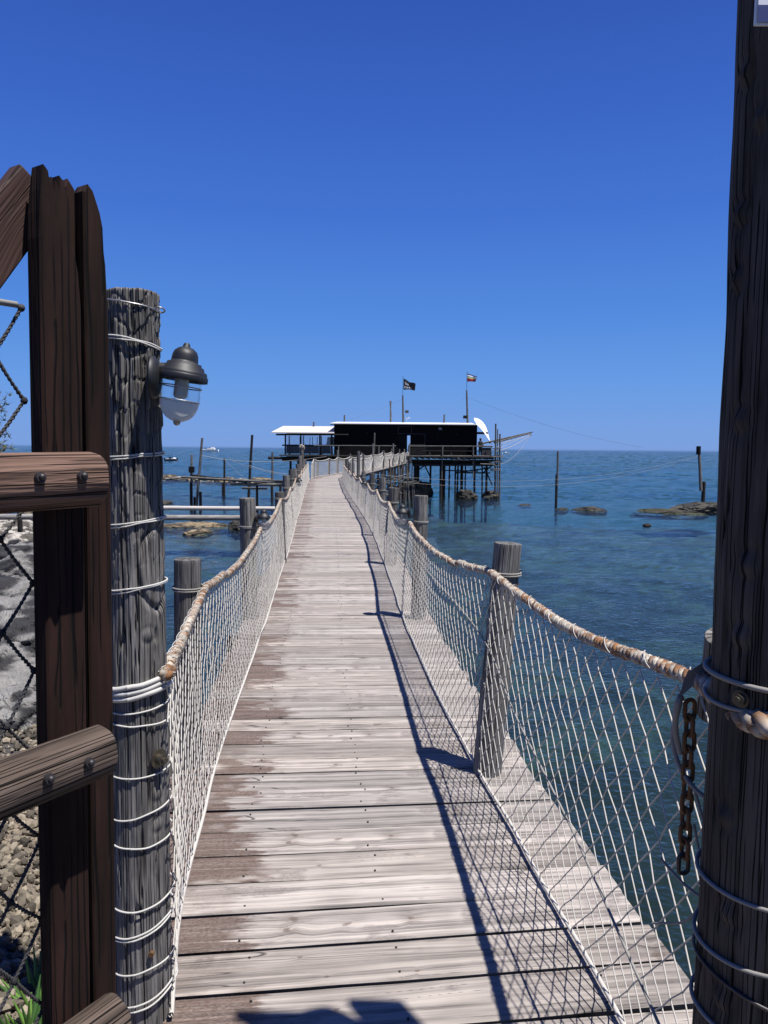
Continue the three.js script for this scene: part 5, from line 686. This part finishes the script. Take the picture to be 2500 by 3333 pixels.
// ------------------------------------------------------------------ tree at the left edge, shore plants
{
  const bx = -7.9, bz = -12.2, by = landY(bx, bz), o = thing('tamarisk_tree', 'feathery green tree whose branches enter at the left edge', 'tree', [bx, by, bz]);
  part('trunk', log(V(0, -0.2, 0), V(0.2, 2.4, 0.1), 0.14, 0.08, { seed: 3 }), M.gateRail, o);
  const R = rng(33), limbs = [], leaf = [], cols = [], pos = [];
  for (let k = 0; k < 26; k++) { const a = R() * 6.28, h = 1.6 + R() * 1.4, L = 1.0 + R() * 0.75, up = 0.1 + 0.7 * R(), s = V(0.15, h, 0.05), e = s.clone().add(V(Math.cos(a) * L, up, Math.sin(a) * L)); limbs.push(log(s, e, 0.035, 0.008, { ns: 6, nl: 5, seed: k })); 
    for (let q = 0; q < 90; q++) { const t = 0.25 + 0.78 * R(), c = s.clone().lerp(e, t).add(V((R() - 0.5) * 0.34, (R() - 0.4) * 0.3, (R() - 0.5) * 0.34)); for (let w = 0; w < 7; w++) { const d = V(R() - 0.5, R() - 0.25, R() - 0.5).normalize().multiplyScalar(0.06 + 0.07 * R()), n = V(R() - 0.5, R() - 0.5, R() - 0.5).cross(d).normalize().multiplyScalar(0.009); const p0 = c.clone().add(n), p1 = c.clone().sub(n), p2 = c.clone().add(d); pos.push(p0.x, p0.y, p0.z, p1.x, p1.y, p1.z, p2.x, p2.y, p2.z); const k2 = 0.6 + 0.8 * R(), br = R() < 0.25 ? [0.13, 0.085, 0.05] : [0.085, 0.105, 0.05]; for (let z = 0; z < 3; z++) cols.push(br[0] * k2, br[1] * k2, br[2] * k2); } } }
  part('limb', limbs, M.gateRail, o); const g = new THREE.BufferGeometry(); g.setAttribute('position', new THREE.Float32BufferAttribute(pos, 3)); g.setAttribute('color', new THREE.Float32BufferAttribute(cols, 3)); g.computeVertexNormals();
  part('crown', g, new THREE.MeshStandardMaterial({ vertexColors: true, roughness: 0.9, side: THREE.DoubleSide }), o);
  const R3 = rng(44);
  [[-0.90, -1.86], [-0.85, -1.78], [-0.965, -1.98], [-0.94, -1.84]].forEach(([x, z], n) => {
    const p = thing('succulent', ORD[n] + ' green succulent clump of the group at the foot of the gate', 'plant', [x, landY(x, z), z], 'succulents at the foot of the gate');
    for (let k = 0; k < 16; k++) { const a = R3() * 6.28, L = 0.09 + 0.07 * R3(), tilt = 0.25 + 0.6 * R3(), pts = []; for (let i = 0; i <= 5; i++) { const t = i / 5; pts.push(V(Math.cos(a) * (0.02 + t * L * Math.sin(tilt)), -0.02 + t * L * Math.cos(tilt) + 0.015 * t * t, Math.sin(a) * (0.02 + t * L * Math.sin(tilt)))); } part('leaf', tube(pts, t => 0.0105 * Math.pow(Math.sin(Math.min(1, 0.25 + t) * Math.PI * 0.8), 0.7) * (1 - t * t * 0.75), 5), [M.leafA ??= std([0.10, 0.20, 0.035], 0.45), M.leafB ??= std([0.045, 0.11, 0.025], 0.45)][k % 2], p); }
  });
}

renderer.render(scene, camera);
